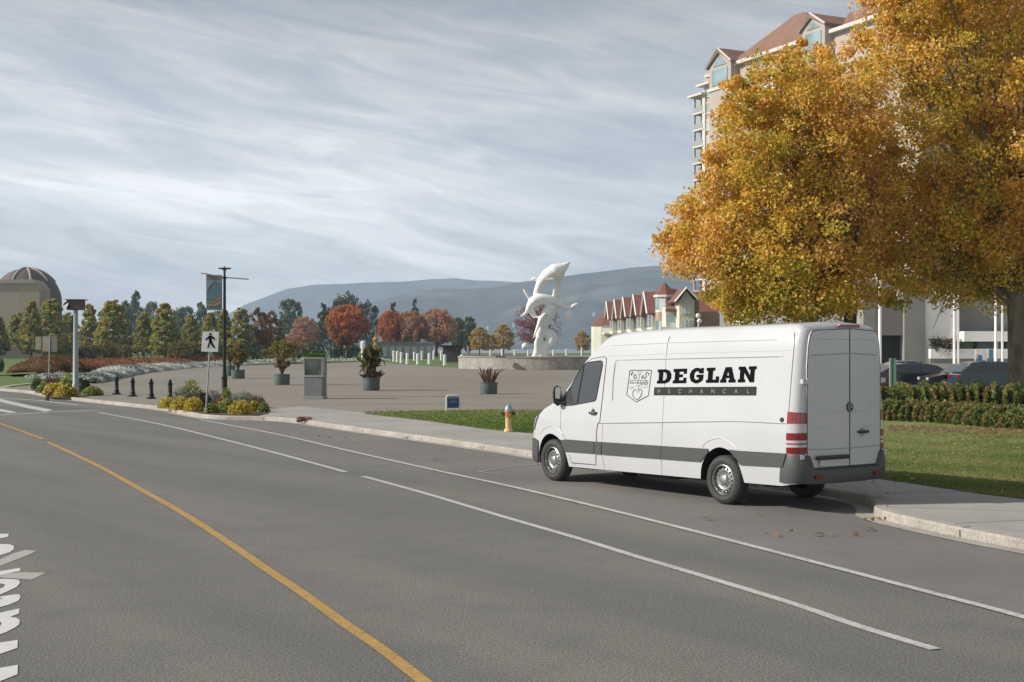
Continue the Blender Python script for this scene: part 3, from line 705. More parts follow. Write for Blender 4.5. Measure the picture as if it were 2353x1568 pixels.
for sg in (1, -1):
    b = bmesh.new(); y = .64*sg; box(b, -1.640, -1.60, y-.085, y+.085, .475, .535); bmesh.ops.bevel(b, geom=b.edges[:], offset=.01, segments=2, affect='EDGES')
    vmk('reflector', b, mat('reflector_red', (.20, .004, .012), rough=.3), bump)
b = bmesh.new(); box(b, -1.60, -1.55, -.70, .70, .58, .625); vmk('bumper_step', b, TRIMD, bump)
# front bumper and grille, following the nose
b = bmesh.new(); rows = []
for x in (4.755, 4.80, 4.85, 4.9, 4.95, 5.0, 5.05, 5.09, 5.12, 5.15, 5.17, 5.19, 5.20):
    zt = float(np.interp(x, [4.75, 4.9, 5.2], [.80, .845, .80])); zb_ = float(np.interp(x, [4.755, 4.9, 5.2], [.36, .40, .42]))
    y = YV(x, .7)+.022
    rows.append([(x+.02*(x > 5), y*.97, zb_), (x+.02*(x > 5), y, zb_+.05), (x+.02*(x > 5), y+.004, .6), (x+.02*(x > 5), y, zt-.01), (x, y-.03, zt)])
rows.append([(5.23, 0, r[2]) for r in rows[-1]])
full = rows+[[(p[0], -p[1], p[2]) for p in r] for r in rows[-2::-1]]
V = [[b.verts.new(p) for p in r] for r in full]
for i in range(len(V)-1):
    for k in range(4): b.faces.new((V[i][k], V[i+1][k], V[i+1][k+1], V[i][k+1]))
vmk('front_bumper', b, TRIM)
b = bmesh.new()
for k in range(4): box(b, 5.16, 5.215, -.45, .45, .90+k*.045-.0, .925+k*.045)
vmk('grille', b, TRIMD)
# windscreen: sits on the sloping front between the pillars
b = bmesh.new(); g = []
for x in (3.02, 3.15, 3.3, 3.45, 3.6, 3.75, 3.9, 4.02, 4.1):
    y1 = YV(x, ztop(x)-.12)-.15; g.append([b.verts.new((x+.004, y1*f, ztop(x)+.036*(1-f*f)+.006)) for f in (1, .7, .35, 0, -.35, -.7, -1)])
for i in range(len(g)-1):
    for k in range(6): b.faces.new((g[i][k], g[i][k+1], g[i+1][k+1], g[i+1][k]))
vmk('windscreen', b, GLASSD)
# underbody
b = bmesh.new(); box(b, .3, 4.7, -.52, .52, .30, .40); box(b, -1.3, .3, -.52, .52, .41, .47); box(b, .9, 1.9, -.6, -.1, .22, .31); box(b, 1.2, 2.1, .45, .82, .30, .37); tube(b, [(4.3, -.8, .36), (4.3, .8, .36)], .05); tube(b, [(0, -.8, .36), (0, .8, .36)], .07)
lathe(b, [(.0, -.06), (.22, -.06), (.27, 0), (.22, .06), (0, .06)], 18, (-.62, .42, .36)); tube(b, [(.2, .35, .38), (-.6, .42, .40)], .03)
vmk('underbody', b, BLACK)
# wheels
TYRE = mat('tyre_rubber', (.040, .040, .039), rough=.75, var=.15, vscale=25, bump=.1, bscale=120)
RIM = mat('steel_wheel', (.42, .42, .40), rough=.32, metal=.85, var=.25, vscale=30)
def wheel():
    b = bmesh.new(); lathe(b, [(.20, .17), (.20, .05), (.1, .08), (0, .08)], 24, axis='y', cap=False); w = mk('wheel', b, BLACK, VAN)
    b = bmesh.new(); Rr = .378
    lathe(b, [(.235, 0.03), (.25, .0), (.30, -.012), (.345, .006), (.366, .03), (Rr, .055), (Rr, .105), (Rr-.008, .11), (Rr-.008, .118), (Rr, .123), (Rr, .175), (.368, .20), (.33, .225), (.24, .22)], 48, axis='y', cap=False)
    for k in range(60):
        a = 2*math.pi*k/60; c_, s_ = math.cos(a), math.sin(a)
        box(b, -.006, .006, .052, .10, Rr-.006, Rr+.003, M=Matrix.Rotation(a, 4, 'Y')); box(b, -.006, .006, .125, .178, Rr-.006, Rr+.003, M=Matrix.Rotation(a+.05, 4, 'Y'))
    bmesh.ops.recalc_face_normals(b, faces=b.faces)
    mk('tyre', b, TYRE, w, True)
    b = bmesh.new()
    lathe(b, [(.240, .035), (.236, .012), (.226, .008), (.220, .02), (.212, .06), (.205, .075)], 40, axis='y', cap=False)
    lathe(b, [(.205, .075), (.185, .048), (.15, .036), (.135, .040), (.118, .055), (.085, .058), (.075, .045), (.070, .020), (.05, .012), (.0, .010)], 40, axis='y', cap=False)
    for k in range(6):
        a = 2*math.pi*k/6+.3; lathe(b, [(.014, .035), (.014, .06), (0, .06)][::-1], 8, (.098*math.cos(a), .0, .098*math.sin(a)), axis='y')
    bmesh.ops.recalc_face_normals(b, faces=b.faces)
    rim = mk('rim', b, RIM, w, True)
    b = bmesh.new()
    for k in range(16):
        a = 2*math.pi*k/16; cxx, czz = .172*math.cos(a), .172*math.sin(a)
        tube(b, [(cxx, .036, czz), (cxx, .060, czz)], .0165, 10)
    mk('rim_holes', b, BLACK, w)
    return w
W1 = wheel()
k = 0
for x in (0, 4.335):
    for sg in (1, -1):
        ww = W1 if k == 0 else copy_tree(W1, VAN); k += 1
        ww.location = (x, .985*sg, .378); ww.rotation_euler = (0, .4*k, math.pi if sg > 0 else 0)
        # the lathe's outer face is at local y=0 looking to -y, so the left wheels are turned round

# lettering on both sides
GL = {'D': (.92, [[(0,0),(.55,0),(.80,.12),(.92,.35),(.92,.65),(.80,.88),(.55,1),(0,1),(0,.79),(.10,.79),(.10,.21),(0,.21)], [(.38,.21),(.50,.21),(.60,.31),(.63,.5),(.60,.69),(.50,.79),(.38,.79)]]),
 'E': (.88, [[(0,0),(.88,0),(.88,.38),(.68,.38),(.68,.21),(.40,.21),(.40,.41),(.63,.41),(.63,.61),(.40,.61),(.40,.79),(.68,.79),(.68,.64),(.88,.64),(.88,1),(0,1),(0,.79),(.11,.79),(.11,.21),(0,.21)]]),
 'G': (.95, [[(.74,1),(.72,.94),(.60,1.02),(.38,1.02),(.14,.87),(.02,.62),(.02,.38),(.14,.12),(.38,-.02),(.60,-.02),(.85,.12),(.93,.25),(.95,.56),(.48,.56),(.48,.38),(.64,.38),(.64,.27),(.52,.21),(.42,.23),(.34,.33),(.32,.5),(.34,.68),(.44,.79),(.56,.79),(.68,.64),(.94,.64),(.94,1)]]),
 'L': (.85, [[(0,0),(.85,0),(.85,.42),(.64,.42),(.64,.21),(.43,.21),(.43,.79),(.57,.79),(.57,1),(0,1),(0,.79),(.11,.79),(.11,.21),(0,.21)]]),
 'A': (1.06, [[(0,0),(.43,0),(.43,.2),(.37,.2),(.39,.29),(.63,.29),(.66,.2),(.58,.2),(.58,0),(1.06,0),(1.06,.2),(.98,.2),(.74,1),(.32,1),(.08,.2),(0,.2)], [(.44,.46),(.59,.46),(.515,.74)]]),
 'N': (1.08, [[(0,0),(.44,0),(.44,.2),(.36,.2),(.36,.62),(.72,0),(.98,0),(.98,.8),(1.08,.8),(1.08,1),(.62,1),(.62,.8),(.72,.8),(.72,.42),(.40,1),(0,1),(0,.8),(.10,.8),(.10,.2),(0,.2)]])}
def fill(contours):
    cu = bpy.data.curves.new('t', 'CURVE'); cu.dimensions = '2D'; cu.fill_mode = 'BOTH'
    for c in contours:
        sp = cu.splines.new('POLY'); sp.points.add(len(c)-1); sp.use_cyclic_u = True
        for i, (x, y) in enumerate(c): sp.points[i].co = (x, y, 0, 1)
    o = bpy.data.objects.new('t', cu); COL.objects.link(o); bpy.context.view_layer.update()
    me = bpy.data.meshes.new_from_object(o.evaluated_get(bpy.context.evaluated_depsgraph_get()))
    bpy.data.objects.remove(o); bpy.data.curves.remove(cu); return me
def textmesh(s, size=1.0, align='LEFT'):
    cu = bpy.data.curves.new('t', 'FONT'); cu.body = s; cu.size = size; cu.align_x = align
    o = bpy.data.objects.new('t', cu); COL.objects.link(o); bpy.context.view_layer.update()
    me = bpy.data.meshes.new_from_object(o.evaluated_get(bpy.context.evaluated_depsgraph_get()))
    bpy.data.objects.remove(o); bpy.data.curves.remove(cu); return me
LETS = [('D', 1.545, 1.210), ('E', 1.165, .850), ('G', .784, .465), ('L', .403, .12), ('A', .089, -.24), ('N', -.290, -.662)]
def zt(s): return float(np.interp(-s, [-1.55, .67], [2.078, 2.118]))
def zb2(s): return float(np.interp(-s, [-1.55, .65], [1.848, 1.878]))
def put(bm, me, f, mi=0):
    n0 = len(bm.verts); bm.from_mesh(me); bm.verts.ensure_lookup_table()
    for v in bm.verts[n0:]: v.co = f(v.co)
    bpy.data.meshes.remove(me)
for sg in (1, -1):
    bm = bmesh.new()
    for ch, s0, s1 in LETS:
        wd, cs = GL[ch]; me = fill(cs)
        def f(c, s0=s0, s1=s1, wd=wd):
            t = c.x/wd
            s = (s0+(s1-s0)*t) if sg > 0 else (-(s0+(s1-s0)*t)+.9)
            zz = zb2(s)+(zt(s)-zb2(s))*c.y
            return Vector((s, (YV(s, zz)+.006)*sg, zz))
        put(bm, me, f)
    vmk('company_lettering', bm, INK, smooth=False)
    q = [(1.60, 1.658), (1.60, 1.788), (-.685, 1.813), (-.69, 1.681)]
    if sg < 0: q = [(.9-x, z) for x, z in q]
    bar = vmk('lettering_bar', side_sheet(q, .006, .004, sg), INKG, smooth=False)
    bm = bmesh.new()
    for i, ch in enumerate('MECHANCAL'):
        me = textmesh(ch, 1.0, 'CENTER')
        sc_ = 1.48-i*.2502
        def f(c, sc_=sc_):
            s = sc_-c.x*.105 if sg > 0 else .9-(sc_-c.x*.105)
            zz = float(np.interp(-s, [-1.6, .69], [1.690, 1.714]))+c.y*.093
            return Vector((s, (YV(s, zz)+.009)*sg, zz))
        put(bm, me, f)
    vmk('small_lettering', bm, INKT, bar, smooth=False)
    # crest: outlined shield with heart and small emblem shapes
    def cm(x, z): # crest image coordinates (zoom pixels) -> side of the van
        u, v = (x-110)/880.0, (z-350)/1150.0
        s = 2.285-(.585)*u; zz = 2.073-.533*v-.0*u
        return (s if sg > 0 else .9-s, zz)
    bm = bmesh.new()
    for pts, r, cl in (([(165, 365), (990, 365), (940, 1260), (495, 1500), (110, 1245)], .008, True), ([(430, 1030), (350, 1120), (340, 1220), (380, 1320), (430, 1380), (510, 1415), (590, 1370), (650, 1290), (690, 1170), (690, 1100), (610, 1040), (540, 1060)], .0075, False)):
        bead(bm, [cm(*p) for p in (pts+[pts[0]] if cl else pts)], r, .002, sg, step=.05, seg=5)
    for pts in ([(470, 1050), (520, 1180)], [(560, 1060), (590, 1150)], [(200, 940), (280, 1020), (370, 960)], [(440, 900), (540, 960), (540, 1040)], [(520, 760), (500, 840), (580, 900), (540, 960)], [(600, 740), (600, 840), (680, 880)], [(690, 770), (680, 850), (620, 910)], [(740, 880), (850, 880), (890, 800), (800, 740), (760, 820), (740, 880)],
                [(640, 990), (700, 960)], [(780, 940), (790, 1010)], [(870, 960), (900, 950)], [(470, 430), (640, 430)], [(490, 510), (610, 510)], [(550, 520), (550, 600), (520, 690)], [(190, 720), (450, 720), (640, 720), (900, 720)]):
        bead(bm, [cm(*p) for p in pts], .0055, .001, sg, step=.05, seg=5)
    cr_ = vmk('crest', bm, INKL, smooth=False)
    bm = bmesh.new()
    for pts, r in (([(240, 545), (245, 480), (285, 435)], .013), ([(350, 650), (335, 570), (370, 505), (430, 570), (445, 640), (350, 650)], .009), ([(640, 650), (640, 590), (700, 540), (720, 600), (640, 650)], .008), ([(720, 650), (790, 640), (810, 560), (770, 500), (830, 440), (895, 480), (880, 550)], .009)):
        bead(bm, [cm(*p) for p in pts], r*1.05, .0, sg, step=.05, seg=6)
    vmk('crest_birds', bm, mat('crest_ink_dark', (.06, .06, .06), rough=.6), cr_, smooth=False)
    me = textmesh('BELHOUZE', 1.0, 'LEFT'); bm = bmesh.new()
    def f(c):
        x, z = cm(185+c.x*142, 845-c.y*110); return Vector((x, (YV(x, z)+.005)*sg, z))
    put(bm, me, f); vmk('crest_lettering', bm, INKL, cr_, smooth=False)
# ================================================================ street furniture and plaza objects
IRON = mat('black_iron', (.009, .010, .011), rough=.42, spec=.35)
GALV = mat('pale_galvanised', (.31, .335, .335), rough=.45, metal=.3, var=.12, vscale=6)
RUST = mat('rusty_brown_metal', (.105, .078, .072), rough=.7, var=.25, vscale=8)
BEIGEP = mat('sign_back_beige', (.40, .34, .27), rough=.7, var=.12, vscale=3)
WHT = mat('white_enamel', (.72, .72, .70), rough=.45, var=.05, vscale=4)
POTG = mat('green_tub', (.085, .125, .110), rough=.55, var=.2, vscale=6)
BARK = mat('bark', (.085, .066, .050), rough=.95, var=.4, vscale=7, bump=.9, bscale=14, stretch=(1, 1, .3))
BARKT = mat('pale_mottled_bark', (.105, .086, .062), rough=.95, bump=1.0, bscale=12, col2=(.205, .180, .135), vscale=3.2, stretch=(1, 1, .45))
GREYP = mat('grey_cabinet', (.165, .180, .175), rough=.6, var=.08, vscale=3)

# bollards
def bollard():
    t = root('bollard', (0, 0, KZ))
    b = bmesh.new(); lathe(b, [(.20, 0), (.20, .04), (.165, .07), (.13, .12), (.125, .17), (.15, .19), (.125, .22), (.10, .26), (.095, .70), (.13, .72), (.13, .76), (.10, .78), (.07, .80)], 18); mk('post', b, IRON, t, True)
    b = bmesh.new(); lathe(b, [(.06, .79), (.085, .82), (.085, .85), (.06, .875), (.068, .90), (.055, .94), (.02, .965), (0, .97)], 16); mk('cap', b, IRON, t, True)
    b = bmesh.new(); lathe(b, [(.26, 0), (.26, .012), (.20, .045), (.20, .046)], 18); mk('base_plate', b, IRON, t, True)
    return prop(t, None, 'bollard', 'black bollards between the flower beds')
BL = ['leftmost black iron bollard, nearest the tall grey camera pole', 'second black iron bollard from the left', 'middle black iron bollard of the row of five', 'black iron bollard with its foot behind low shrubs, fourth from the left', 'rightmost black iron bollard, mostly hidden by the flower bed']
b0 = bollard()
for i, (u, v) in enumerate(((268, 908), (305, 913), (347.5, 918), (391, 921), (436, 926))):
    o = b0 if i == 0 else copy_tree(b0); x, y = GP(u, v-2); o.location = (x, y, KZ); o['label'] = BL[i]; s_ = .93 + .0; o.scale = (s_, s_, s_)

# lamp post with a banner
x, y = GP(516, 913)
t = root('lamp_post', (x, y, KZ), 0, 'tall slim black lamp post with a flat lamp head and a crossbar', 'lamp post')
H = ZA(617, y)-KZ
b = bmesh.new(); lathe(b, [(.17, 0), (.17, .08), (.13, .14), (.125, .85), (.15, .88), (.15, .93), (.10, .97), (.085, 1.2), (.062, H-.5), (.09, H-.48), (.09, H-.40), (.05, H-.36), (.045, H-.05)], 16); mk('pole', b, IRON, t, True)
b = bmesh.new(); lathe(b, [(.05, H-.22), (.06, H-.09), (.10, H-.05), (.28, H-.03), (.30, H), (.27, H+.025), (.05, H+.03), (.03, H+.09), (0, H+.1)], 24); mk('lamp_head', b, RUST, t, True)
b = bmesh.new(); tube(b, [(-1.06, -.10, H-.22), (0, 0, H-.42), (1.10, .10, H-.50)], .026, 8); mk('crossbar', b, GALV, t)
b = bmesh.new(); tube(b, [(-.85, -.05, ZA(713, y)-KZ), (-.06, 0, ZA(712, y)-KZ)], .02, 8); mk('banner_arm', b, GALV, t)
# banner: separate thing hanging from the arms
BW, z1, z0 = .74, ZA(631, y), ZA(713, y)
t2 = root('street_banner', (x, y, 0), 0, 'narrow street banner with a teal peak and orange waves hanging from the lamp post', 'banner')
def bcol(n, c): return mat('banner_'+n, c, rough=.8)
def bshape(nm, poly, c, off):
    b = bmesh.new(); prism(b, [(-.84+px*BW, z0+pz*(z1-z0)) for px, pz in poly], 0, .004, M=XZ(-.03-off)); return mk(nm, b, c, t2)
bshape('banner_cloth', [(0, 0), (1, .01), (1, .98), (0, 1)], bcol('grey', (.13, .17, .18)), 0)
bshape('banner_band', [(0, .86), (1, .84), (1, .98), (0, 1)], bcol('brown', (.23, .17, .15)), .006)
bshape('banner_peak', [(.02, .40), (.30, .60), (.55, .78), (.75, .62), (.98, .45), (.98, .32), (.5, .30), (.02, .28)], bcol('teal', (.10, .19, .22)), .006)
bshape('banner_peak', [(.02, .50), (.30, .72), (.5, .80), (.98, .75), (.98, .83), (.02, .85)], bcol('pale', (.20, .28, .30)), .012)
bshape('banner_wave', [(.02, .30), (.25, .24), (.5, .27), (.8, .36), (.98, .38), (.98, .30), (.7, .24), (.4, .17), (.02, .22)], bcol('orange', (.28, .17, .10)), .018)
bshape('banner_wave', [(.02, .20), (.4, .15), (.98, .27), (.98, .20), (.5, .10), (.02, .13)], bcol('sand', (.30, .24, .13)), .024)

# pedestrian crossing sign (leans slightly)
x, y = GP(473, 950)
t = root('pedestrian_sign', (x, y, KZ), 0, 'white pedestrian crossing sign with a black walking figure on a thin post', 'road sign')
zt_ = ZA(762, y)-KZ; zb_ = ZA(809, y)-KZ; lean = XA(484, y)-x
b = bmesh.new(); tube(b, [(0, 0, -.02), (lean*1.02, 0, zt_+.02)], .032, 8); mk('post', b, GALV, t)
sw_ = .60
def sg_poly(nm, poly, c, off, par=t):
    b = bmesh.new(); prism(b, [(lean*(.86+.14*pz)-sw_/2+px*sw_, zb_+pz*(zt_-zb_)) for px, pz in poly], 0, .006, M=XZ(-.04-off)); return mk(nm, b, c, par)
pan = sg_poly('sign_panel', [(0, 0.02), (.98, 0), (1, .98), (.06, 1)], WHT, 0)
walk = [[(.48, .93), (.56, .93), (.58, .86), (.54, .81), (.47, .82), (.45, .88)],
        [(.44, .80), (.58, .80), (.74, .72), (.80, .60), (.74, .58), (.66, .66), (.60, .66), (.60, .56), (.66, .42), (.80, .20), (.70, .18), (.58, .34), (.52, .44), (.42, .20), (.33, .18), (.44, .50), (.44, .66), (.36, .62), (.26, .56), (.22, .62), (.34, .70)]]
b = bmesh.new()
for w_ in walk: prism(b, [(lean*.93-sw_/2+px*sw_, zb_+pz*(zt_-zb_)) for px, pz in w_], 0, .006, M=XZ(-.048))
mk('walking_figure', b, INK, pan)

# camera / solar pole at the left bed
x, y = GP(174, 907)
t = root('camera_pole', (x, y, KZ), 0, 'tall pale grey pole topped by a brown box with a round lamp, left flower bed', 'pole')
H = ZA(712, y)-KZ; b = bmesh.new(); lathe(b, [(.17, 0), (.165, .5), (.14, .55), (.105, H)], 16); mk('pole', b, GALV, t, True)
w2 = 38/FPX*y/2; hb = 24/FPX*y
b = bmesh.new(); box(b, -w2*.92, w2*.9, -.25, .35, H-.02, H+hb-.05); bmesh.ops.bevel(b, geom=b.edges[:], offset=.02, segments=1, affect='EDGES'); bx = mk('equipment_box', b, RUST, t)
b = bmesh.new(); box(b, -w2, w2*1.12, -.35, .45, H+hb-.05, H+hb); mk('box_roof', b, mat('box_roof', (.22, .17, .13), rough=.7), bx)
b = bmesh.new(); tube(b, [(-.28, -.24, H+.15), (-.36, -.42, H+.22)], [.10, .17], 16); mk('round_lamp', b, IRON, bx)
b = bmesh.new(); tube(b, [(-.50, -.36, H+.14), (-.44, -.40, H+.32), (-.30, -.42, H+.42)], .035, 6); mk('lamp_hood', b, WHT, bx)

# backs of three beige sign panels
x, y = GP(112, 884)
t = root('sign_post', (x, y, KZ), 0, 'slim post carrying three beige sign panels seen from behind', 'sign')
b = bmesh.new(); tube(b, [(0, 0, 0), (.08, 0, ZA(769, y)-KZ)], .045, 8); mk('post', b, GALV, t)
for u0, u1, v0, v1 in ((81, 94, 774, 804), (97, 112, 773, 808), (117, 130, 773, 809)):
    b = bmesh.new(); X0, X1 = XA(u0, y)-x, XA(u1, y)-x; Z0, Z1 = ZA(v1, y)-KZ, ZA(v0, y)-KZ
    box(b, X0, X1, .03, .07, Z0, Z1); mk('sign_panel', b, BEIGEP, t)
b = bmesh.new(); box(b, XA(81, y)-x, XA(131, y)-x, .06, .09, ZA(779, y)-KZ, ZA(777, y)-KZ); mk('cross_brace', b, RUST, t)

# planters
def tub(name, u, v, wpx, hpx, label, cat='planter'):
    x, y = GP(u, v-2); r = wpx/2/FPX*y; h = hpx/FPX*y
    t = root(name, (x, y, KZ), 0, label, cat, 'green tub planters on the plaza')
    b = bmesh.new(); lathe(b, [(r*.93, 0), (r*.97, .05), (r, h*.9), (r*1.05, h*.92), (r*1.05, h), (r*.93, h), (r*.92, h-.06), (0, h-.07)], 24); mk('tub', b, POTG, t, True)
    b = bmesh.new(); lathe(b, [(r*.91, h-.062), (r*.5, h-.03), (0, h-.02)], 16); mk('soil', b, mat('soil', (.05, .037, .026), rough=1), t)
    return t, x, y, r, h
rng = np.random.default_rng(11)
PALB = [(.09, .085, .022), (.15, .17, .035), (.25, .24, .055), (.40, .32, .08), (.28, .14, .055)]
def shrub_in_tub(u, v, wpx, hpx, tubw, tubh, label, slabel, n=1500):
    t, x, y, r, h = tub('planter', u, v, tubw, tubh, label)
    W, Hh = wpx/2/FPX*y, hpx/FPX*y
    s = root('shrub', (x, y, KZ+h-.05), 0, slabel, 'shrub', 'round shrubs in the green tubs')
    C = []; R_ = []
    for i in range(70):
        a = rng.random()*6.28; f = rng.random()**.5; tz = rng.random()
        rad = W*math.sqrt(max(0, 1-(2*tz-1)**2))*.85*f if True else 0
        C.append((rad*math.cos(a), rad*math.sin(a)*.8, Hh*(.22+.74*tz))); R_.append(W*.20)
    leaf_mesh('foliage', clump_points(C, R_, n//70+14, rng), .13, PALB, rng, s, aspect=.5)
    b = bmesh.new()
    for i in range(14):
        a = rng.random()*6.28; q = rng.random(); tube(b, [(0, 0, -.05), (.25*W*math.cos(a), .25*W*math.sin(a), Hh*.3), (W*.75*math.cos(a)*q, W*.75*math.sin(a)*q, Hh*(.55+.3*q))], [.035, .025, .01], 5)
    mk('branch', b, BARK, s); return s
shrub_in_tub(547, 872, 52, 62, 31, 20, 'green tub holding a reddish shrub, left of the tub with the biggest shrub', 'loose reddish green shrub in the second tub from the left')
shrub_in_tub(648, 886, 74, 80, 36, 24, 'green tub under the biggest round shrub', 'biggest round green and gold shrub, standing in a tub')
shrub_in_tub(529, 866, 26, 50, 24, 24, 'small green tub just behind the black lamp post', 'thin shrub behind the black lamp post', 700)
# canna tub with broad upright leaves, and a tub of dead stalks
def blades(name, s, W, Hh, n, ln, wd, pal, lean, seed, cap=None):
    r_ = np.random.default_rng(seed); bm = bmesh.new(); cl = bm.loops.layers.float_color.new('tint')
    for i in range(n):
        a = r_.random()*6.28; q = r_.random(); b0_ = Vector((W*.4*q*math.cos(a), W*.4*q*math.sin(a), 0)); l = ln*(.5+.6*r_.random())
        d = Vector((math.cos(a)*lean*q, math.sin(a)*lean*q, 1)).normalized(); sd = d.cross(Vector((math.sin(a*3), math.cos(a*5), .1))).normalized()
        c = pal[int(r_.random()*len(pal))]; rows_ = []
        z_off = Hh*.35*r_.random(); b0_ += d*z_off
        for k, (f, w_) in enumerate(((0, .25), (.3, 1), (.65, .8), (1, .05))):
            p = b0_+d*l*f+Vector((math.cos(a), math.sin(a), -.3))*(f*f*l*.22*q)
            rows_.append((bm.verts.new(p-sd*wd*w_), bm.verts.new(p+d.cross(sd)*wd*.3*w_), bm.verts.new(p+sd*wd*w_)))
        for k in range(3):
            for j in range(2):
                f = bm.faces.new((rows_[k][j], rows_[k][j+1], rows_[k+1][j+1], rows_[k+1][j]))
                for lp in f.loops: lp[cl] = (*c, 1)
    return mk(name, bm, LEAF, s)
t, x, y, r, h = tub('planter', 853, 899, 40, 29, 'green tub with tall broad dark canna leaves')
s = root('canna_plant', (x, y, KZ+h-.05), 0, 'clump of tall broad dark green leaves in a tub right of the glass cabinet', 'plant')
P = rng.normal(size=(170, 3))*[.30, .28, .42]+[0, 0, 1.05]; P = P[(P[:, 2] > .3) & (P[:, 2] < 1.75)]
leaf_mesh('leaves', P, .46, [(.030, .040, .014), (.07, .085, .018), (.14, .16, .03), (.10, .06, .04)], rng, s, aspect=.45)
b = bmesh.new()
for i in range(16): a = i*.8; tube(b, [(.12*math.cos(a), .12*math.sin(a), 0), (.3*math.cos(a), .25*math.sin(a), .8), (.45*math.cos(a), .35*math.sin(a), 1.3)], [.03, .025, .01], 5)
mk('stem', b, mat('dark_stem', (.045, .03, .02), rough=.9), s)
blades('leaves', s, .9, .3, 50, .55, .06, [(.09, .05, .04), (.13, .085, .06), (.05, .03, .02)], 1.1, 6)
t, x, y, r, h = tub('planter', 1122.5, 907, 41, 26, 'green tub of withered brown stalks, nearest the van')
s = root('dead_plant', (x, y, KZ+h-.05), 0, 'withered brown stalks sticking out of the rightmost tub', 'plant')
b = bmesh.new(); r_ = random.Random(8)
for i in range(46):
    a = r_.random()*6.28; q = r_.random(); l = .35+.4*r_.random()
    tube(b, [(.25*q*math.cos(a), .25*q*math.sin(a), 0), (.6*q*math.cos(a), .6*q*math.sin(a), l), (.8*q*math.cos(a)+.05, .8*q*math.sin(a), l*1.1)], [.035, .028, .012], 5)
mk('stalk', b, mat('dry_stalk', (.13, .082, .055), rough=.95, var=.5, vscale=9), s)

# glass display cabinet with grass roof
x, y = GP(724.5, 916)
t = root('display_cabinet', (x, y, KZ), math.radians(-8), 'grey cabinet with a glass upper part and a grass covered top', 'cabinet')
wh = 44/FPX*y/2; z0, z1 = ZA(866, y)-KZ, ZA(824, y)-KZ
b = bmesh.new(); box(b, -wh, wh, -.35, .35, .10, z0); bmesh.ops.bevel(b, geom=b.edges[:], offset=.02, segments=1, affect='EDGES'); mk('cabinet_body', b, GREYP, t)
b = bmesh.new(); box(b, -wh-.03, wh+.03, -.38, .38, 0, .12); mk('plinth', b, GALV, t)
b = bmesh.new(); box(b, -wh-.02, wh+.02, -.37, .37, z0, z0+.07); mk('shelf', b, GALV, t)
for sx in (-1, 1):
    for sy in (-1, 1):
        b = bmesh.new(); box(b, sx*wh-.04*(sx > 0), sx*wh+.04*(sx < 0), sy*.33-.03, sy*.33+.03, z0+.07, z1); mk('corner_post', b, GALV, t)
b = bmesh.new(); box(b, -wh*.94, wh*.94, -.30, .30, z0+.07, z1); mk('glass_case', b, mat('cabinet_glass', (.055, .068, .052), rough=.08, coat=.8, var=.6, vscale=2.5), t)
b = bmesh.new(); box(b, -wh-.04, wh+.04, -.40, .40, z1, z1+.05); mk('cabinet_roof', b, GALV, t)
P = np.stack([rng.uniform(-wh, wh, 900), rng.uniform(-.38, .38, 900), rng.uniform(z1+.05, z1+.22, 900)], 1)
leaf_mesh('roof_grass', P, .10, [(.06, .14, .015), (.11, .20, .03)], rng, t, aspect=.25)

# small blue sign in a white tubular frame
x, y = GP(1041, 944)
t = root('blue_sign', (x, y, KZ), math.radians(14), 'small blue sign in a white rounded tube frame on the lawn edge', 'sign')
wh = 31/FPX*y/2; Ht = ZA(909, y)-KZ
b = bmesh.new(); P = [(-wh, 0, 0), (-wh, 0, Ht-.10)]+[(-wh+.1-.1*math.cos(a), 0, Ht-.1+.1*math.sin(a)) for a in (.4, .8, 1.2, 1.57)]+[(wh-.1+.1*math.sin(a), 0, Ht-.1+.1*math.cos(a)) for a in (0, .4, .8, 1.2, 1.57)]+[(wh, 0, 0)]
tube(b, P, .027, 10); mk('frame', b, WHT, t, True)
b = bmesh.new(); box(b, -wh+.035, wh-.035, -.025, .025, .10, Ht-.04); bp_ = mk('sign_panel', b, mat('deep_blue', (.018, .065, .22), rough=.5), t)
for txt, zz, sz in (('VISITOR', .44, .105), ('CENTRE', .30, .075)):
    b = bmesh.new(); me = textmesh(txt, 1, 'CENTER'); put(b, me, lambda c: Vector((c.x*sz, -.029, zz+c.y*sz))); mk('lettering', b, mat('sign_text', (.42, .52, .66), rough=.6), bp_)
b = bmesh.new(); tube(b, [(0, -.029, Ht-.16), (0, -.033, Ht-.16)], .045, 12); mk('sign_emblem', b, mat('sign_emblem', (.07, .11, .27), rough=.6), bp_)

# hydrant
x, y = GP(1168.5, 992)
t = root('fire_hydrant', (x, y, KZ), 0, 'cream and orange fire hydrant with a silver blue cap at the lawn edge', 'hydrant')
CRM = mat('cream_paint', (.62, .46, .22), rough=.5, var=.1, vscale=8); ORG = mat('orange_paint', (.50, .22, .05), rough=.5, var=.2, vscale=10); SLV = mat('silver_blue_paint', (.30, .38, .44), rough=.35, metal=.3)
b = bmesh.new(); lathe(b, [(.125, 0), (.125, .03), (.12, .06), (.085, .08), (.085, .36), (.09, .38)], 20); mk('barrel', b, CRM, t, True)
b = bmesh.new(); lathe(b, [(.09, .38), (.10, .40), (.10, .53), (.115, .535), (.115, .56), (.09, .565)], 20); mk('upper_barrel', b, ORG, t, True)
b = bmesh.new(); lathe(b, [(.105, .56), (.105, .58), (.10, .62), (.08, .68), (.045, .715), (.03, .72), (.03, .755), (0, .757)], 20); mk('bonnet', b, SLV, t, True)
for dx in (-1, 1):
    b = bmesh.new(); tube(b, [(dx*.08, 0, .49), (dx*.165, 0, .49)], [.05, .05], 12); tube(b, [(dx*.165, 0, .49), (dx*.185, 0, .49)], [.03, .03], 6); mk('side_nozzle', b, mat('nozzle_brown', (.07, .035, .022), rough=.6), t)
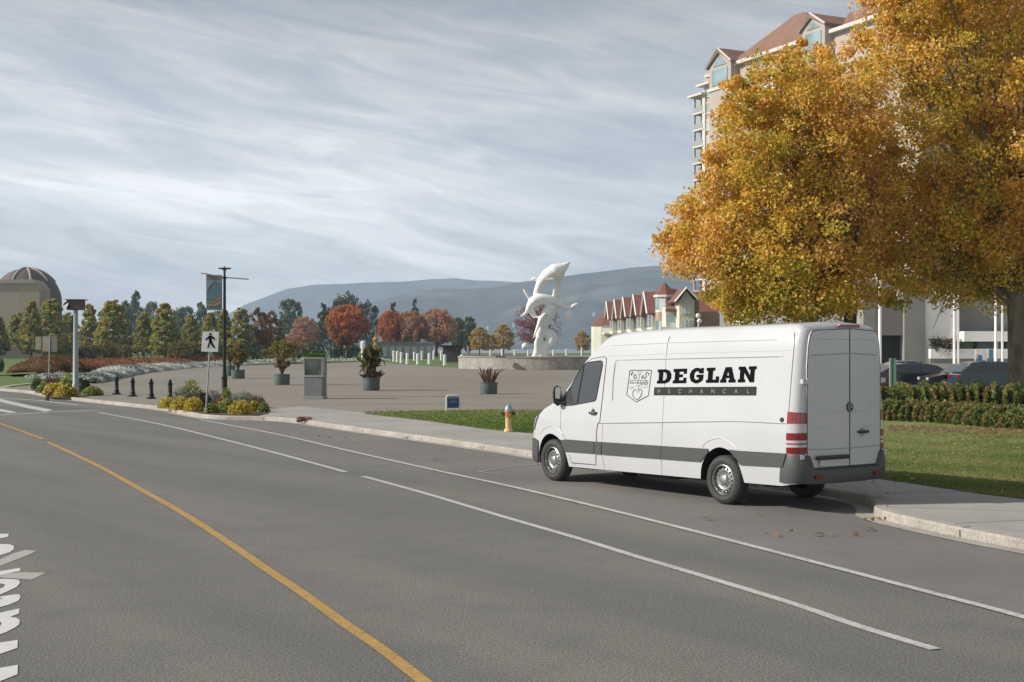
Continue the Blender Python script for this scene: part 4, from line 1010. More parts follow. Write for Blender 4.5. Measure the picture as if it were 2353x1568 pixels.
b = bmesh.new(); tube(b, [(0, -.08, .46), (0, -.17, .46)], .06, 12); mk('front_nozzle', b, ORG, t)

# white posts round the water edge, and posts along the promenade
def post(label): 
    b = bmesh.new(); lathe(b, [(.27, 0), (.27, .06), (.22, .08), (.21, 1.72), (.24, 1.74), (.24, 1.84), (.14, 1.94), (0, 1.97)], 10)
    return prop(mk('white_post', b, WHT, None, True), label, 'post', 'short white posts beside the fountain')
PS = [(905, 831), (913, 832), (922, 834.5), (936, 836.5), (952, 829), (960, 837.5), (969.5, 827), (986.5, 837), (996.5, 826.5), (1014, 828), (1022, 840), (1061, 840)]
PLB = ['leftmost of the short white posts beside the fountain', 'second short white post from the left beside the fountain', 'third short white post from the left, close to a pinkish box', 'fourth white post from the left, standing in the front row', 'white post in the back row, first from the left', 'fifth white post of the front row', 'second white post in the back row', 'slightly bent white post in the middle of the front row', 'leaning white post in the back row', 'white post at the far right of the back row', 'white post in the front row, second from the fountain wall', 'white post standing right next to the pale fountain wall']
p0 = None
for i, (u, v) in enumerate(PS):
    x, y = GP(u, v)
    if p0 is None: p0 = post(PLB[0]); o = p0
    else: o = p0.copy(); COL.objects.link(o); o['label'] = PLB[i]
    k_ = (25 if v > 833 or i < 3 else 20)/FPX*y/1.97; o.location = (x, y, KZ); o.scale = (1, 1, k_)
PR = [(1171, 822, 18, 'white promenade post to the right of the small round yellow tree'), (1256-49, 822, 18, 'white promenade post left of the sculpture, above the pale wall'), (1321-1, 822, 18, 'white promenade post just right of the sculpture'), (1351-1, 822, 18, 'white promenade post between the sculpture and the van')]
for u, v, hp, lb in ((1154, 821, 19, PR[0][3]), (1127, 821, 17, 'white promenade post between the two round yellow trees'), (1183, 822, 17, 'second white promenade post left of the sculpture'), (1214, 822, 16, PR[1][3]), (1272, 822, 17, PR[2][3]), (1302, 821, 19, PR[3][3]), (1337, 819, 20, 'tall white promenade post at the edge of the van roof'), (1075, 819, 24, 'tall white promenade post left of the first round yellow tree')):
    Y = FPX*(HC-KZ)/(v-HZ); x = XA(u, Y); o = p0.copy(); COL.objects.link(o); o.location = (x, Y, KZ); o.scale = (1.3, 1.3, hp/FPX*Y/1.97); o['label'] = lb; o['group'] = 'white posts along the promenade'; o['category'] = 'post'
b = bmesh.new(); lathe(b, [(.10, 0), (.10, .9)], 10); tp = root('globe_lamp', (XA(1206.5, 205), 205, KZ), 0, 'white globe lamp on a stub beside the sculpture', 'lamp'); mk('stem', b, WHT, tp)
b = bmesh.new(); bmesh.ops.create_icosphere(b, subdivisions=2, radius=.55, matrix=Matrix.Translation((0, 0, ZA(822-1.0, 205)+1.3-KZ+.4))); mk('globe', b, WHT, tp, True)

# circular fountain wall
fx, fy = XA(1255, 145), 145.0; WR = 9.75
t = root('fountain_basin', (fx, fy, KZ), 0, 'round low concrete basin wall below the white sculpture', 'fountain')
CW = ground_mat('basin_concrete', (.30, .28, .24), (.38, .355, .31), .25, (.17, .16, .14), .6, fine=(.85, 1.15), fs=3, rough=.9, bump=.2)
b = bmesh.new(); h = 1.37; lathe(b, [(WR, 0), (WR, h-.1), (WR+.08, h-.1), (WR+.08, h), (WR-.9, h), (WR-.9, h-.35), (0, h-.35)], 72); mk('basin_wall', b, CW, t)
b = bmesh.new(); lathe(b, [(WR-.92, h-.30), (0, h-.30)], 48, cap=False); mk('basin_water', b, WATER, t)
b = bmesh.new(); lathe(b, [(2.6, h-.35), (2.3, h-.02), (0, h)], 24); mk('basin_plinth', b, CW, t)
b = bmesh.new(); box(b, XA(1150, 136)-fx-.5, XA(1150, 136)-fx+.5, -9.95, -9.2, h-.05, h+.03); mk('spout', b, IRON, t)
# sculpture: leaping sea animals in white
PX = 145/FPX
def DP(x, y, dy=0): # crop coordinates -> world offset from the statue foot
    u, v = 1176.5+x/6.093, 588.2+y/6.093
    return Vector(((u-CX)*PX-fx, dy, HC-(v-HZ)*PX-KZ))
def limb(bm, pts, flat=.8, seg=14):
    P = [DP(p[0], p[1], p[3] if len(p) > 3 else 0) for p in pts]; R_ = [p[2]/6.093*PX for p in pts]
    Q = []; RR = []
    for i in range(len(P)-1):
        p0_, p1, p2, p3 = P[max(i-1, 0)], P[i], P[i+1], P[min(i+2, len(P)-1)]
        for k in range(5):
            tt = k/5; Q.append(.5*((2*p1)+(-p0_+p2)*tt+(2*p0_-5*p1+4*p2-p3)*tt*tt+(-p0_+3*p1-3*p2+p3)*tt**3)); RR.append(R_[i]*(1-tt)+R_[i+1]*tt)
    Q.append(P[-1]); RR.append(R_[-1]); tube(bm, Q, RR, seg, flat=flat)
b = bmesh.new()
limb(b, [(815, 85, 12), (772, 118, 42), (710, 165, 90), (610, 215, 140), (510, 275, 128), (440, 335, 100), (390, 400, 72), (360, 470, 62), (340, 560, 60), (360, 640, 60)])
limb(b, [(720, 200, 40, .3), (690, 290, 45, .6), (650, 380, 42, .8), (640, 480, 40, .9), (645, 560, 44, .9), (640, 640, 50, .8)])
limb(b, [(275, 345, 26), (320, 320, 34), (360, 350, 40)])
limb(b, [(430, 330, 34, -.3), (500, 340, 26, -.7), (600, 330, 10, -1.0)], .4)
limb(b, [(118, 852, 16, -.9), (165, 830, 24, -.9), (210, 780, 36, -.8), (245, 710, 62, -.6), (310, 640, 100, -.5), (400, 610, 98, -.4), (510, 620, 88, -.3), (620, 660, 70, -.2), (720, 710, 50, -.1), (800, 745, 30, 0)])
limb(b, [(800, 745, 26), (855, 705, 58), (905, 682, 50), (955, 686, 16)], .6)
limb(b, [(800, 745, 28), (800, 820, 56), (815, 890, 44), (828, 945, 16)], .7)
limb(b, [(755, 690, 12), (820, 700, 20), (870, 700, 20)], .4)
limb(b, [(155, 468, 16, -.6), (195, 530, 30, -.6), (250, 610, 40, -.5)], .6)
limb(b, [(592, 425, 16, -.4), (598, 500, 30, -.4), (590, 590, 38, -.3)], .6)
limb(b, [(600, 640, 70, .2), (560, 730, 100, .2), (500, 830, 110, .1), (450, 930, 95, 0), (410, 1030, 70, 0), (380, 1110, 55, 0), (390, 1190, 60, 0), (400, 1260, 62, 0), (395, 1340, 66, 0), (390, 1400, 90, 0), (390, 1440, 120, 0)], .9)
limb(b, [(250, 720, 50, -.2), (285, 800, 50, -.2), (330, 860, 40, -.2)], .8)
limb(b, [(470, 810, 30, -1.2), (400, 880, 62, -1.3), (360, 990, 46, -1.3), (320, 1090, 26, -1.2), (296, 1165, 12, -1.1)], .5)
limb(b, [(290, 870, 16, -1.2), (360, 860, 32, -1.2), (440, 850, 30, -1.2)], .4)
limb(b, [(550, 920, 60, .2), (590, 990, 36, .3), (650, 1050, 14, .4)], .6)
limb(b, [(430, 1110, 45, .3), (510, 1090, 75, .3), (560, 1150, 90, .3), (540, 1220, 85, .3), (470, 1280, 70, .2), (450, 1350, 64, .1), (455, 1440, 70, .1)], 1.0)
limb(b, [(500, 1130, 40, .4), (620, 1160, 46, .4), (640, 1210, 22, .4)], .7)
limb(b, [(360, 1140, 22, -.4), (345, 1220, 38, -.4), (345, 1320, 40, -.4), (320, 1440, 60, -.4)], .8)
st = mk('sculpture', b, mat('white_sculpture', (.78, .77, .72), rough=.55, var=.04, vscale=.8), None, True, (fx, fy, KZ))
md = st.modifiers.new('r', 'REMESH'); md.mode = 'VOXEL'; md.voxel_size = .085
m2 = st.modifiers.new('s', 'SMOOTH'); m2.factor = .6; m2.iterations = 4
bpy.context.view_layer.update(); me = bpy.data.meshes.new_from_object(st.evaluated_get(bpy.context.evaluated_depsgraph_get())); st.modifiers.clear(); st.data = me
me.polygons.foreach_set('use_smooth', [True]*len(me.polygons)); me.name = 'sculpture'
prop(st, 'tall white sculpture of leaping curved sea animals rising from the round basin', 'sculpture')

# dome building far left
Y = 400.0; x0 = XA(62, Y); DR = 76/FPX*Y; zt_ = ZA(617, Y); zc_ = zt_-DR
t = root('domed_building', (x0, Y, 0), 0, 'beige building with a large brown dome behind the trees at the left', 'building')
DB = mat('brown_dome', (.115, .085, .072), rough=.75, var=.15, vscale=.3); BW_ = mat('beige_wall', (.34, .285, .225), rough=.85, var=.1, vscale=.15); RB_ = mat('beige_rib', (.36, .31, .25), rough=.8)
b = bmesh.new(); lathe(b, [(DR*math.cos(a), zc_+DR*math.sin(a)) for a in [i*math.pi/2/14 for i in range(15)]], 36); lathe(b, [(DR, 0), (DR, zc_+.01)], 36); mk('dome', b, DB, t, True)
b = bmesh.new(); yb = DR*.62
poly = []
zb1 = zt_-(250-120)/3.73/1.088/FPX*Y*1.0
for i in range(21):
    f = -1+2*i/20; xx = f*DR*.93; poly.append((xx, zc_+math.sqrt(max(0, DR*DR-xx*xx))*.82))
wallp = [(-DR*.95, 0), (DR*.93, 0)]+[(p[0], min(p[1], zb1)) for p in poly[::-1]]
prism(b, wallp, 0, DR*.9, M=XZ(-yb+.0)); 
mk('front_wall', b, BW_, t)
b = bmesh.new(); prism(b, [(-DR*.80, zb1-1.1), (DR*.80, zb1-1.1), (DR*.78, zb1+.05), (-DR*.78, zb1+.05)], 0, .5, M=XZ(-yb-DR*.9+.0)); 
for v in b.verts: pass
mk('cornice', b, RB_, t)
for az in (-100, -62, -25, 20):
    b = bmesh.new(); tube(b, [((DR+.1)*math.cos(a)*math.cos(math.radians(az)), (DR+.1)*math.cos(a)*math.sin(math.radians(az)), zc_+(DR+.1)*math.sin(a)) for a in [i*math.pi/2/10 for i in range(4, 11)]], .35, 6); mk('dome_rib', b, RB_, t)
b = bmesh.new(); lathe(b, [(1.6, zt_-.3), (1.6, zt_+.25), (0, zt_+.3)], 16); mk('dome_cap', b, DB, t)
yf = -yb-DR*.9-.12
b = bmesh.new(); box(b, XA(79, Y)-x0, XA(98, Y)-x0, yf-.1, yf+.5, ZA(737, Y), ZA(722, Y)); mk('green_window', b, mat('green_shutter', (.07, .16, .12), rough=.6), t)
b = bmesh.new(); xa, xb_ = XA(15, Y)-x0, XA(52, Y)-x0; za = ZA(759, Y)
prism(b, [(xa, za), (xb_, za)]+[((xa+xb_)/2+(xb_-xa)/2*math.cos(a), za+1.0*math.sin(a)) for a in [i*math.pi/8 for i in range(1, 8)]], 0, .3, M=XZ(yf+.25)); mk('arched_window', b, DB, t)

# low grey wall far left, dark shrub mass etc. are in the planting section
Y = GP(0, 823)[1]; b = bmesh.new(); box(b, XA(-120, Y), XA(84, Y), Y, Y+.5, 0, ZA(797, Y)); prop(mk('boundary_wall', b, mat('grey_wall', (.19, .17, .155), rough=.9, var=.12, vscale=.2)), 'long low grey wall behind the left lawn', 'wall')
# post and rail fence under the conical trees
Y = GP(330, 826)[1]; t = root('park_fence', (XA(330, Y), Y, 0), 0, 'dark wooden post and rail fence under the conical trees', 'fence')
X0, X1 = XA(300, Y)-XA(330, Y), XA(430, Y)-XA(330, Y)
for zz in (.9, 1.7): b = bmesh.new(); box(b, X0, X1, -.05, .05, zz, zz+.14); mk('rail', b, BARK, t)
for i in range(9): b = bmesh.new(); xx = X0+(X1-X0)*i/8; box(b, xx-.1, xx+.1, -.1, .1, 0, 2.1); mk('fence_post', b, BARK, t)

# bright orange marker figure, white bollard, pavilion and pergola pieces in the middle distance
Y = 230.0
t = root('orange_marker', (XA(863, Y), Y, KZ), 0, 'orange marker with a pointed mast between the red trees', 'marker'); OR2 = mat('marker_orange', (.45, .24, .07), rough=.8, var=.25, vscale=2)
b = bmesh.new(); lathe(b, [(.3, 0), (.35, ZA(793, Y)), (.2, ZA(789, Y)), (.6, ZA(782, Y)), (.2, ZA(777, Y)), (.06, ZA(772, Y)), (.04, ZA(750, Y)), (0, ZA(749, Y))], 8); mk('marker_body', b, OR2, t)
Y = 215.; b = bmesh.new(); lathe(b, [(.28, 0), (.28, 1.9), (.4, 2.0), (.4, 3.2), (.1, 3.5)], 10); prop(mk('path_lantern', b, WHT, None, False, (XA(834, Y), Y, KZ)), 'stubby white path lantern left of the orange marker', 'lantern')
Y = 300.; t = root('pavilion', (XA(900, Y), Y, 0), 0, 'low pale green pavilion behind the orange trees', 'building')
b = bmesh.new(); box(b, XA(842, Y)-XA(900, Y), XA(992, Y)-XA(900, Y), 0, 6, 0, 3.4); mk('wall', b, mat('pavilion_wall', (.30, .33, .31), rough=.8, var=.15, vscale=.4), t)
b = bmesh.new(); box(b, XA(838, Y)-XA(900, Y), XA(996, Y)-XA(900, Y), -.6, 6.6, 3.4, 3.8); mk('roof', b, mat('pavilion_roof', (.22, .22, .23), rough=.8), t)
for i in range(9): b = bmesh.new(); xx = XA(850+i*17, Y)-XA(900, Y); box(b, xx-.5, xx+.5, -.06, 0, .5, 2.7); mk('window', b, mat('pavilion_glass', (.40, .50, .47), rough=.3), t)
# garden kiosk right of the orange trees
Y = 205.; t = root('kiosk', (XA(1039, Y), Y, KZ), 0, 'small dark kiosk with an overhanging black roof beside the orange trees', 'kiosk')
b = bmesh.new(); box(b, -1.4, 1.4, -1, 1, 0, 2.4); mk('kiosk_body', b, mat('kiosk_brown', (.07, .055, .05), rough=.8, var=.4, vscale=1.5), t)
b = bmesh.new(); box(b, -1.8, 1.8, -1.4, 1.4, 2.4, 2.7); mk('kiosk_roof', b, IRON, t)
# ================================================================ buildings, cars, flagpoles
STUC = mat('tower_stucco', (.42, .36, .31), rough=.9, var=.06, vscale=.3)
STUC2 = mat('tower_pale_trim', (.60, .55, .48), rough=.85, var=.05, vscale=.3)
TROOF = mat('tower_roof_tiles', (.235, .125, .085), rough=.85, var=.15, vscale=.6, bump=.4, bscale=4)
WGL = mat('window_glass', (.22, .31, .33), rough=.12, coat=.6, var=.35, vscale=.25)
WGL2 = mat('window_pale_blind', (.52, .56, .56), rough=.35, var=.2, vscale=.2)
DARKR = mat('balcony_shade', (.10, .095, .09), rough=.9)
A_ = Vector((12.5, -26, 0)).normalized(); NA = Vector((A_.y, -A_.x, 0))     # NA points to the left, towards the sun and viewer
P0 = Vector((XA(1600, 240.5), 240.5, 0))
TW = root('apartment_tower', P0, math.atan2(A_.y, A_.x), 'tall beige apartment tower with red hipped roof behind the golden trees', 'building')
# local: x along the facade towards the viewer, +y = away from facade (NA = -y)
def aU(u):   # facade coordinate seen at image column u
    r = (u-CX)/FPX; t = (P0.x-r*P0.y)/(r*A_.y-A_.x); return t
def zU(u, v): Yd = P0.y+A_.y*aU(u); return ZA(v, Yd)
FL = 3.05; E0 = zU(1625, 186); EM = zU(1760, 122)
a_b, a_w, a_g0, a_g1 = aU(1618), aU(1640), aU(1645), aU(1697)
LEN = 58
b = bmesh.new(); box(b, a_b, LEN, 0, 22, 0, EM); mk('tower_wall', b, STUC, TW)
b = bmesh.new(); box(b, aU(1599.5), a_b, 1.0, 20, 0, zU(1603, 218)); mk('recessed_wall', b, STUC, TW)
# end pier at the balconies
b = bmesh.new(); box(b, aU(1597.5), aU(1598.5), -.35, .05, 0, zU(1600, 225)); mk('corner_post', b, STUC2, TW)
for f in range(15):
    zz = zU(1605, 222)-FL*f
    if zz < 5: break
    b = bmesh.new(); box(b, aU(1596), a_b+.3, -.5, 1.6, zz-.32, zz); bmesh.ops.bevel(b, geom=b.edges[:], offset=.05, segments=1, affect='EDGES'); sl_ = mk('balcony', b, STUC2, TW)
    if f > 0:
        b = bmesh.new(); box(b, aU(1597.5), a_b, -.44, -.38, zz, zz+1.0); box(b, aU(1597.5), aU(1597.5)+.06, -.4, 1.5, zz, zz+1.0); mk('balustrade', b, mat('balcony_glass', (.30, .33, .33), rough=.3), sl_)
    b = bmesh.new(); box(b, aU(1603.5), a_b-.6, .9, 1.02, zz-2.6, zz-.5); mk('balcony_door', b, WGL if f % 3 else WGL2, TW)
ZTOPW = zU(1625, 200)
for f in range(15):
    for c, (u0, u1) in enumerate(((1620, 1634), (1657, 1690), (1745, 1790), (1812, 1850))):
        z1_ = ZTOPW-f*FL; 
        if c: z1_ = EM-4.6-f*FL
        if z1_ < 6: continue
        b = bmesh.new(); box(b, aU(u0), aU(u1), -.10, .05, z1_-1.75, z1_); w_ = mk('window', b, (WGL, WGL2, WGL2, WGL)[(f*7+c*3) % 4], TW)
        b = bmesh.new(); x0_, x1_ = aU(u0), aU(u1)
        box(b, x0_-.15, x1_+.15, -.16, .05, z1_, z1_+.16); box(b, x0_-.15, x1_+.15, -.20, .05, z1_-1.95, z1_-1.75); box(b, (x0_+x1_)/2-.05, (x0_+x1_)/2+.05, -.14, .05, z1_-1.75, z1_); mk('window_frame', b, STUC2, w_)
for u in (1617, 1640, 1702, 1795, 1856):
    b = bmesh.new(); box(b, aU(u), aU(u)+.9, -.35, 0, 0, EM-3.2); mk('pilaster', b, STUC2, TW)
# cornices stepping up
for (u0, u1, v) in ((1592, 1617, 215), (1611, 1634, 190), (1630, 1648, 170)):
    zz = zU(u1, v); b = bmesh.new(); box(b, aU(u0), aU(u1)+1, -1.2, 4, zz-.4, zz); mk('cornice', b, STUC2, TW)
b = bmesh.new(); box(b, a_g1, LEN, -1.0, 1, EM-.6, EM); mk('cornice', b, STUC2, TW)
# gabled bays
def bay(u0, u1, upk, vpk, vev, vbot):
    a0, a1, am = aU(u0), aU(u1), aU(upk); zp, ze = zU(upk, vpk), zU((u0+u1)/2, vev)
    g = (a1-a0)
    b = bmesh.new(); prism(b, [(a0, 0), (a1, 0), (a1, ze), (am, zp-.5), (a0, ze)], 0, 6, M=XZ(4.4)); w_ = mk('gabled_bay', b, STUC, TW)
    b = bmesh.new(); prism(b, [(a0-.5, ze-.3), (a0-.5, ze+.1), (am, zp), (a1+.5, ze+.1), (a1+.5, ze-.3), (am, zp-.8)], 0, 8, M=XZ(6.0)); gr_ = mk('gable_roof', b, TROOF, TW)
    b = bmesh.new(); tube(b, [(a0-.5, -2.05, ze-.1), (am, -2.05, zp-.1), (a1+.5, -2.05, ze-.1)], .22, 4); mk('barge_board', b, STUC2, gr_)
    b = bmesh.new(); prism(b, [(a0+g*.2, ze-.2), (a1-g*.2, ze-.2), (am, zp-1.3)], 0, .1, M=XZ(-1.62)); mk('gable_window', b, WGL, TW)
    b = bmesh.new(); box(b, a0+g*.15, a1-g*.15, -1.72, -1.6, ze-3.6, ze-.8); mk('bay_window', b, WGL, TW)
    b = bmesh.new(); box(b, a0-.2, a1+.2, -1.85, -1.5, ze-4.4, ze-3.9); mk('bay_sill', b, STUC2, TW)
bay(1647, 1697, 1671, 113, 150, 210)
bay(1862, 1914, 1884, 33, 66, 120)
# hipped roof
r0, r1 = aU(1692), aU(1915)
def aUy(u, y):
    r = (u-CX)/FPX; x0_, y0_ = P0.x-A_.y*y, P0.y+A_.x*y; return (x0_-r*y0_)/(r*A_.y-A_.x)
zr = ZA(36, P0.y+A_.y*aUy(1824, 10)+A_.x*10)
b = bmesh.new(); am0, am1 = aUy(1824, 10), aUy(1846, 10)
vs = [b.verts.new(p) for p in ((r0-1, -.8, EM), (r1, -.8, EM), (r1, 23, EM), (r0-1, 23, EM), (am0, 10, zr), (am1, 10, zr))]
for f in ((0, 1, 5, 4), (1, 2, 5), (2, 3, 4, 5), (3, 0, 4), (0, 3, 2, 1)): b.faces.new([vs[i] for i in f])
mk('hipped_roof', b, TROOF, TW)
b = bmesh.new(); prism(b, [(aU(1918), EM), (LEN, EM), (LEN-1, EM+2.2), (aU(1918)+2, EM+2.2)], 0, 12, M=XZ(13)); mk('rear_roof', b, TROOF, TW)
b = bmesh.new(); box(b, aU(1618), a_g1, 1, 16, EM-5, EM-2.2); mk('upper_storey', b, STUC, TW)
b = bmesh.new(); xx = aU(1752); tube(b, [(xx, 6, EM+1), (xx, 6, zU(1752, 62))], .45, 10); mk('chimney', b, WHT, TW)

# lakeside hotel with a row of red gables
HW_ = mat('hotel_cream', (.62, .60, .50), rough=.85, var=.08, vscale=.4); HR = mat('hotel_red_tiles', (.185, .075, .052), rough=.85, var=.18, vscale=1.2, bump=.4, bscale=6)
HP = mat('hotel_pinkish', (.40, .285, .22), rough=.85, var=.08, vscale=.5); HT = mat('hotel_white_trim', (.68, .66, .60), rough=.7)
Yh = [252, 241.4, 230.4, 219.2, 208.8]; Uh = [1404, 1422.5, 1443, 1467, 1492]; Vh = [693, 689, 683.5, 677.5, 671]
HO = root('lakeside_hotel', (XA(1404, 252), 252, 0), 0, 'cream lakeside hotel with a row of steep red gables and a pointed turret', 'building')
ox, oy = HO.location.x, HO.location.y
def hb(nm, x0, x1, y0, y1, z0, z1, m, par=HO):
    b = bmesh.new(); box(b, x0-ox, x1-ox, y0-oy, y1-oy, z0, z1); return mk(nm, b, m, par)
for i in range(5):
    u, v, Y = Uh[i], Vh[i], Yh[i]; xg = XA(u, Y); zp = ZA(v, Y); hwid = 5.2; ze = zp-3.5
    # roof prism with its ridge running to the right (x), gable facing left
    b = bmesh.new(); pr = [(-hwid, ze), (0, zp), (hwid, ze), (hwid-.5, ze-.3), (0, zp-.5), (-hwid+.5, ze-.3)]
    a0 = [b.verts.new((xg-.8-ox, Y+py-oy, pz)) for py, pz in pr]; a1 = [b.verts.new((xg+16-ox, Y+py-oy, pz)) for py, pz in pr]
    for k in range(6): b.faces.new((a0[k], a0[(k+1) % 6], a1[(k+1) % 6], a1[k]))
    b.faces.new(a0[::-1]); b.faces.new(a1); bmesh.ops.recalc_face_normals(b, faces=b.faces); rf = mk('gable_roof', b, HR, HO)
    b = bmesh.new(); tube(b, [(xg-.9-ox, Y-hwid-oy, ze-.1), (xg-.9-ox, Y-oy, zp), (xg-.9-ox, Y+hwid-oy, ze-.1)], .15, 4); mk('barge_board', b, HT, rf)
    b = bmesh.new(); pr = [(-4.0, 0), (4.0, 0), (4.0, ze+.4), (0, zp-.6), (-4.0, ze+.4)]
    a0 = [b.verts.new((xg-ox, Y+py-oy, pz)) for py, pz in pr]; a1 = [b.verts.new((xg+14-ox, Y+py-oy, pz)) for py, pz in pr]
    for k in range(5): b.faces.new((a0[k], a0[(k+1) % 5], a1[(k+1) % 5], a1[k]))
    b.faces.new(a0[::-1]); b.faces.new(a1); bmesh.ops.recalc_face_normals(b, faces=b.faces); mk('gable_wall', b, HW_, HO)
    hb('recessed_wall', xg+1.6, xg+12, Y-6.0, Y-3.9, 0, ze+.2, HP)
    for f in range(3):
        zf = ze-1.6-f*3.0
        if zf < 1: continue
        w_ = hb('window', xg-.12, xg+.05, Y-3.4, Y+3.4, zf-.5, zf+1.7, WGL)
        b = bmesh.new(); box(b, -.2+xg-ox, xg-ox, Y-.15-oy, Y+.15-oy, zf-.3, zf+1.6); mk('window_bar', b, HT, w_)
        hb('balcony', xg-1.5, xg+.02, Y-3.4, Y+3.4, zf-1.25, zf-.95, HT)
        # end windows facing the viewer
        hb('window', xg+.6, xg+3.0, Y-4.12, Y-3.98, zf-.5, zf+1.5, WGL); hb('balcony', xg+.3, xg+3.3, Y-5.0, Y-4.0, zf-.9, zf-.7, HT)
        hb('window', xg+4.0, xg+6.0, Y-4.12, Y-3.98, zf-.2, zf+1.4, WGL2)
    b = bmesh.new(); prism(b, [(Y-1.2-oy, ze+.6), (Y+1.2-oy, ze+.6), (Y-oy, zp-1.4)], 0, .1, M=Matrix(((0, 0, 1, xg-.12-ox), (1, 0, 0, 0), (0, 1, 0, 0), (0, 0, 0, 1)))); mk('gable_window', b, WGL, HO)
# far end half-round bay with a lower conical roof
xg = XA(1404, 258); b = bmesh.new(); lathe(b, [(3.4, 0), (3.4, ZA(749, 258)), (3.7, ZA(749, 258)), (0, ZA(708, 258))], 12, (xg-.5-ox, 258-oy, 0)); 
for f in b.faces: f.material_index = 1 if f.calc_center_median().z > ZA(749, 258) else 0
mk('end_bay', b, [HW_, HR], HO)
# turret
Yt = 196.; xt = XA(1528, Yt); rt_ = 25/FPX*Yt*1.0; zc1 = ZA(678, Yt); zc2 = ZA(648, Yt)
b = bmesh.new(); lathe(b, [(rt_*.86, 0), (rt_*.86, zc1)], 8, (xt-ox, Yt-oy, 0)); mk('turret_wall', b, HW_, HO)
b = bmesh.new(); lathe(b, [(rt_*1.02, zc1-.2), (rt_*1.04, zc1+.05), (0, zc2)], 8, (xt-ox, Yt-oy, 0)); tr_ = mk('turret_roof', b, HR, HO)
b = bmesh.new(); lathe(b, [(rt_*1.06, zc1-.35), (rt_*1.06, zc1-.02)], 8, (xt-ox, Yt-oy, 0)); mk('turret_eaves', b, HT, tr_)
for k in range(8):
    a = math.pi/4*k+math.pi/8; r_ = rt_*.86*math.cos(math.pi/8)+.03
    for z0_ in (zc1-2.2, zc1-5.6):
        b = bmesh.new(); box(b, -.45, .45, -.04, .04, z0_, z0_+1.7, M=Matrix.Translation((xt-ox+r_*math.cos(a), Yt-oy+r_*math.sin(a), 0)) @ Matrix.Rotation(a+math.pi/2, 4, 'Z')); mk('turret_window', b, WGL2 if k % 2 else WGL, HO)
b = bmesh.new(); r_ = rt_*.88; lathe(b, [(r_, zc1-3.9), (r_, zc1-2.6)], 8, (xt-ox, Yt-oy, 0)); mk('turret_band', b, HP, HO)
# roof between turret and big gable, and the block below
Yb = 190.
hb('main_wall', XA(1530, Yb), XA(1600, Yb), Yb, Yb+14, 0, ZA(706, Yb), HW_)
hb('main_window', XA(1532, Yb), XA(1556, Yb), Yb-.12, Yb, ZA(752, Yb), ZA(724, Yb), WGL)
hb('main_window', XA(1540, Yb), XA(1552, Yb), Yb-.2, Yb-.1, ZA(760, Yb), ZA(742, Yb), WGL2)
hb('main_balcony', XA(1515, Yb), XA(1556, Yb), Yb-1.5, Yb, ZA(757, Yb), ZA(752, Yb), HT)
b = bmesh.new(); pts = [(XA(1527, Yb), Yb-1.2, ZA(717, Yb)), (XA(1562, Yb), Yb-1.2, ZA(717, Yb)), (XA(1562, Yb), Yb+5, ZA(694, Yb)), (XA(1543, Yb), Yb+5, ZA(694, Yb))]
b.faces.new([b.verts.new((p[0]-ox, p[1]-oy, p[2])) for p in pts]); r = bmesh.ops.extrude_face_region(b, geom=b.faces[:]); bmesh.ops.translate(b, vec=(0, 0, .3), verts=[v for v in r['geom'] if isinstance(v, bmesh.types.BMVert)]); mk('porch_roof', b, HR, HO)
b = bmesh.new(); prism(b, [(XA(1520, 200)-ox, ZA(690, 200)), (XA(1590, 200)-ox, ZA(690, 200)), (XA(1576, 200)-ox, ZA(668, 200)), (XA(1530, 200)-ox, ZA(662, 200))], 0, 3, M=XZ(200-oy+3)); mk('back_roof', b, HR, HO)
# big gable on the right
Yg = 186.; ug0, ug1, ugm = 1561, 1596, 1575; zp = ZA(661, Yg); ze = ZA(692, Yg)
b = bmesh.new(); prism(b, [(XA(ug0, Yg)-ox, 0), (XA(ug1, Yg)-ox, 0), (XA(ug1, Yg)-ox, ze), (XA(ugm+2, Yg)-ox, zp-.5), (XA(ug0, Yg)-ox, ze)], 0, 9, M=XZ(Yg-oy+9)); mk('big_gable_wall', b, HW_, HO)
b = bmesh.new(); prism(b, [(XA(1548, Yg)-ox, ZA(693, Yg)), (XA(1575, Yg)-ox, ZA(660, Yg)), (XA(1602, Yg)-ox, ZA(686, Yg)), (XA(1599, Yg)-ox, ZA(689, Yg)), (XA(1575, Yg)-ox, ZA(665.5, Yg)), (XA(1551, Yg)-ox, ZA(696, Yg))], 0, 10.2, M=XZ(Yg-oy+9)); big = mk('big_gable_roof', b, HR, HO)
b = bmesh.new(); tube(b, [(XA(1548, Yg)-ox, Yg-1.3-oy, ZA(694.5, Yg)), (XA(1575, Yg)-ox, Yg-1.3-oy, ZA(662, Yg)), (XA(1602, Yg)-ox, Yg-1.3-oy, ZA(688, Yg))], .15, 4); mk('barge_board', b, HT, big)
hb('side_wall', XA(1596, Yg), XA(1607, Yg), Yg+.3, Yg+9, 0, ZA(690, Yg), mat('hotel_brown', (.20, .155, .125), rough=.9))
for (u0, u1, v0, v1) in ((1567, 1592, 700, 722), (1567, 1592, 735, 760)):
    w_ = hb('big_window', XA(u0, Yg), XA(u1, Yg), Yg-.12, Yg, ZA(v1, Yg), ZA(v0, Yg), WGL2)
    for uu in (u0+8, u0+16): b = bmesh.new(); box(b, XA(uu, Yg)-.07-ox, XA(uu, Yg)+.07-ox, Yg-.2-oy, Yg-oy, ZA(v1, Yg), ZA(v0, Yg)); mk('window_bar', b, HT, w_)
b = bmesh.new(); prism(b, [(XA(1569, Yg)-ox, ZA(697, Yg)), (XA(1591, Yg)-ox, ZA(697, Yg)), (XA(1578, Yg)-ox, ZA(678, Yg))], 0, .1, M=XZ(Yg-.02-oy)); mk('gable_glass', b, WGL2, HO)

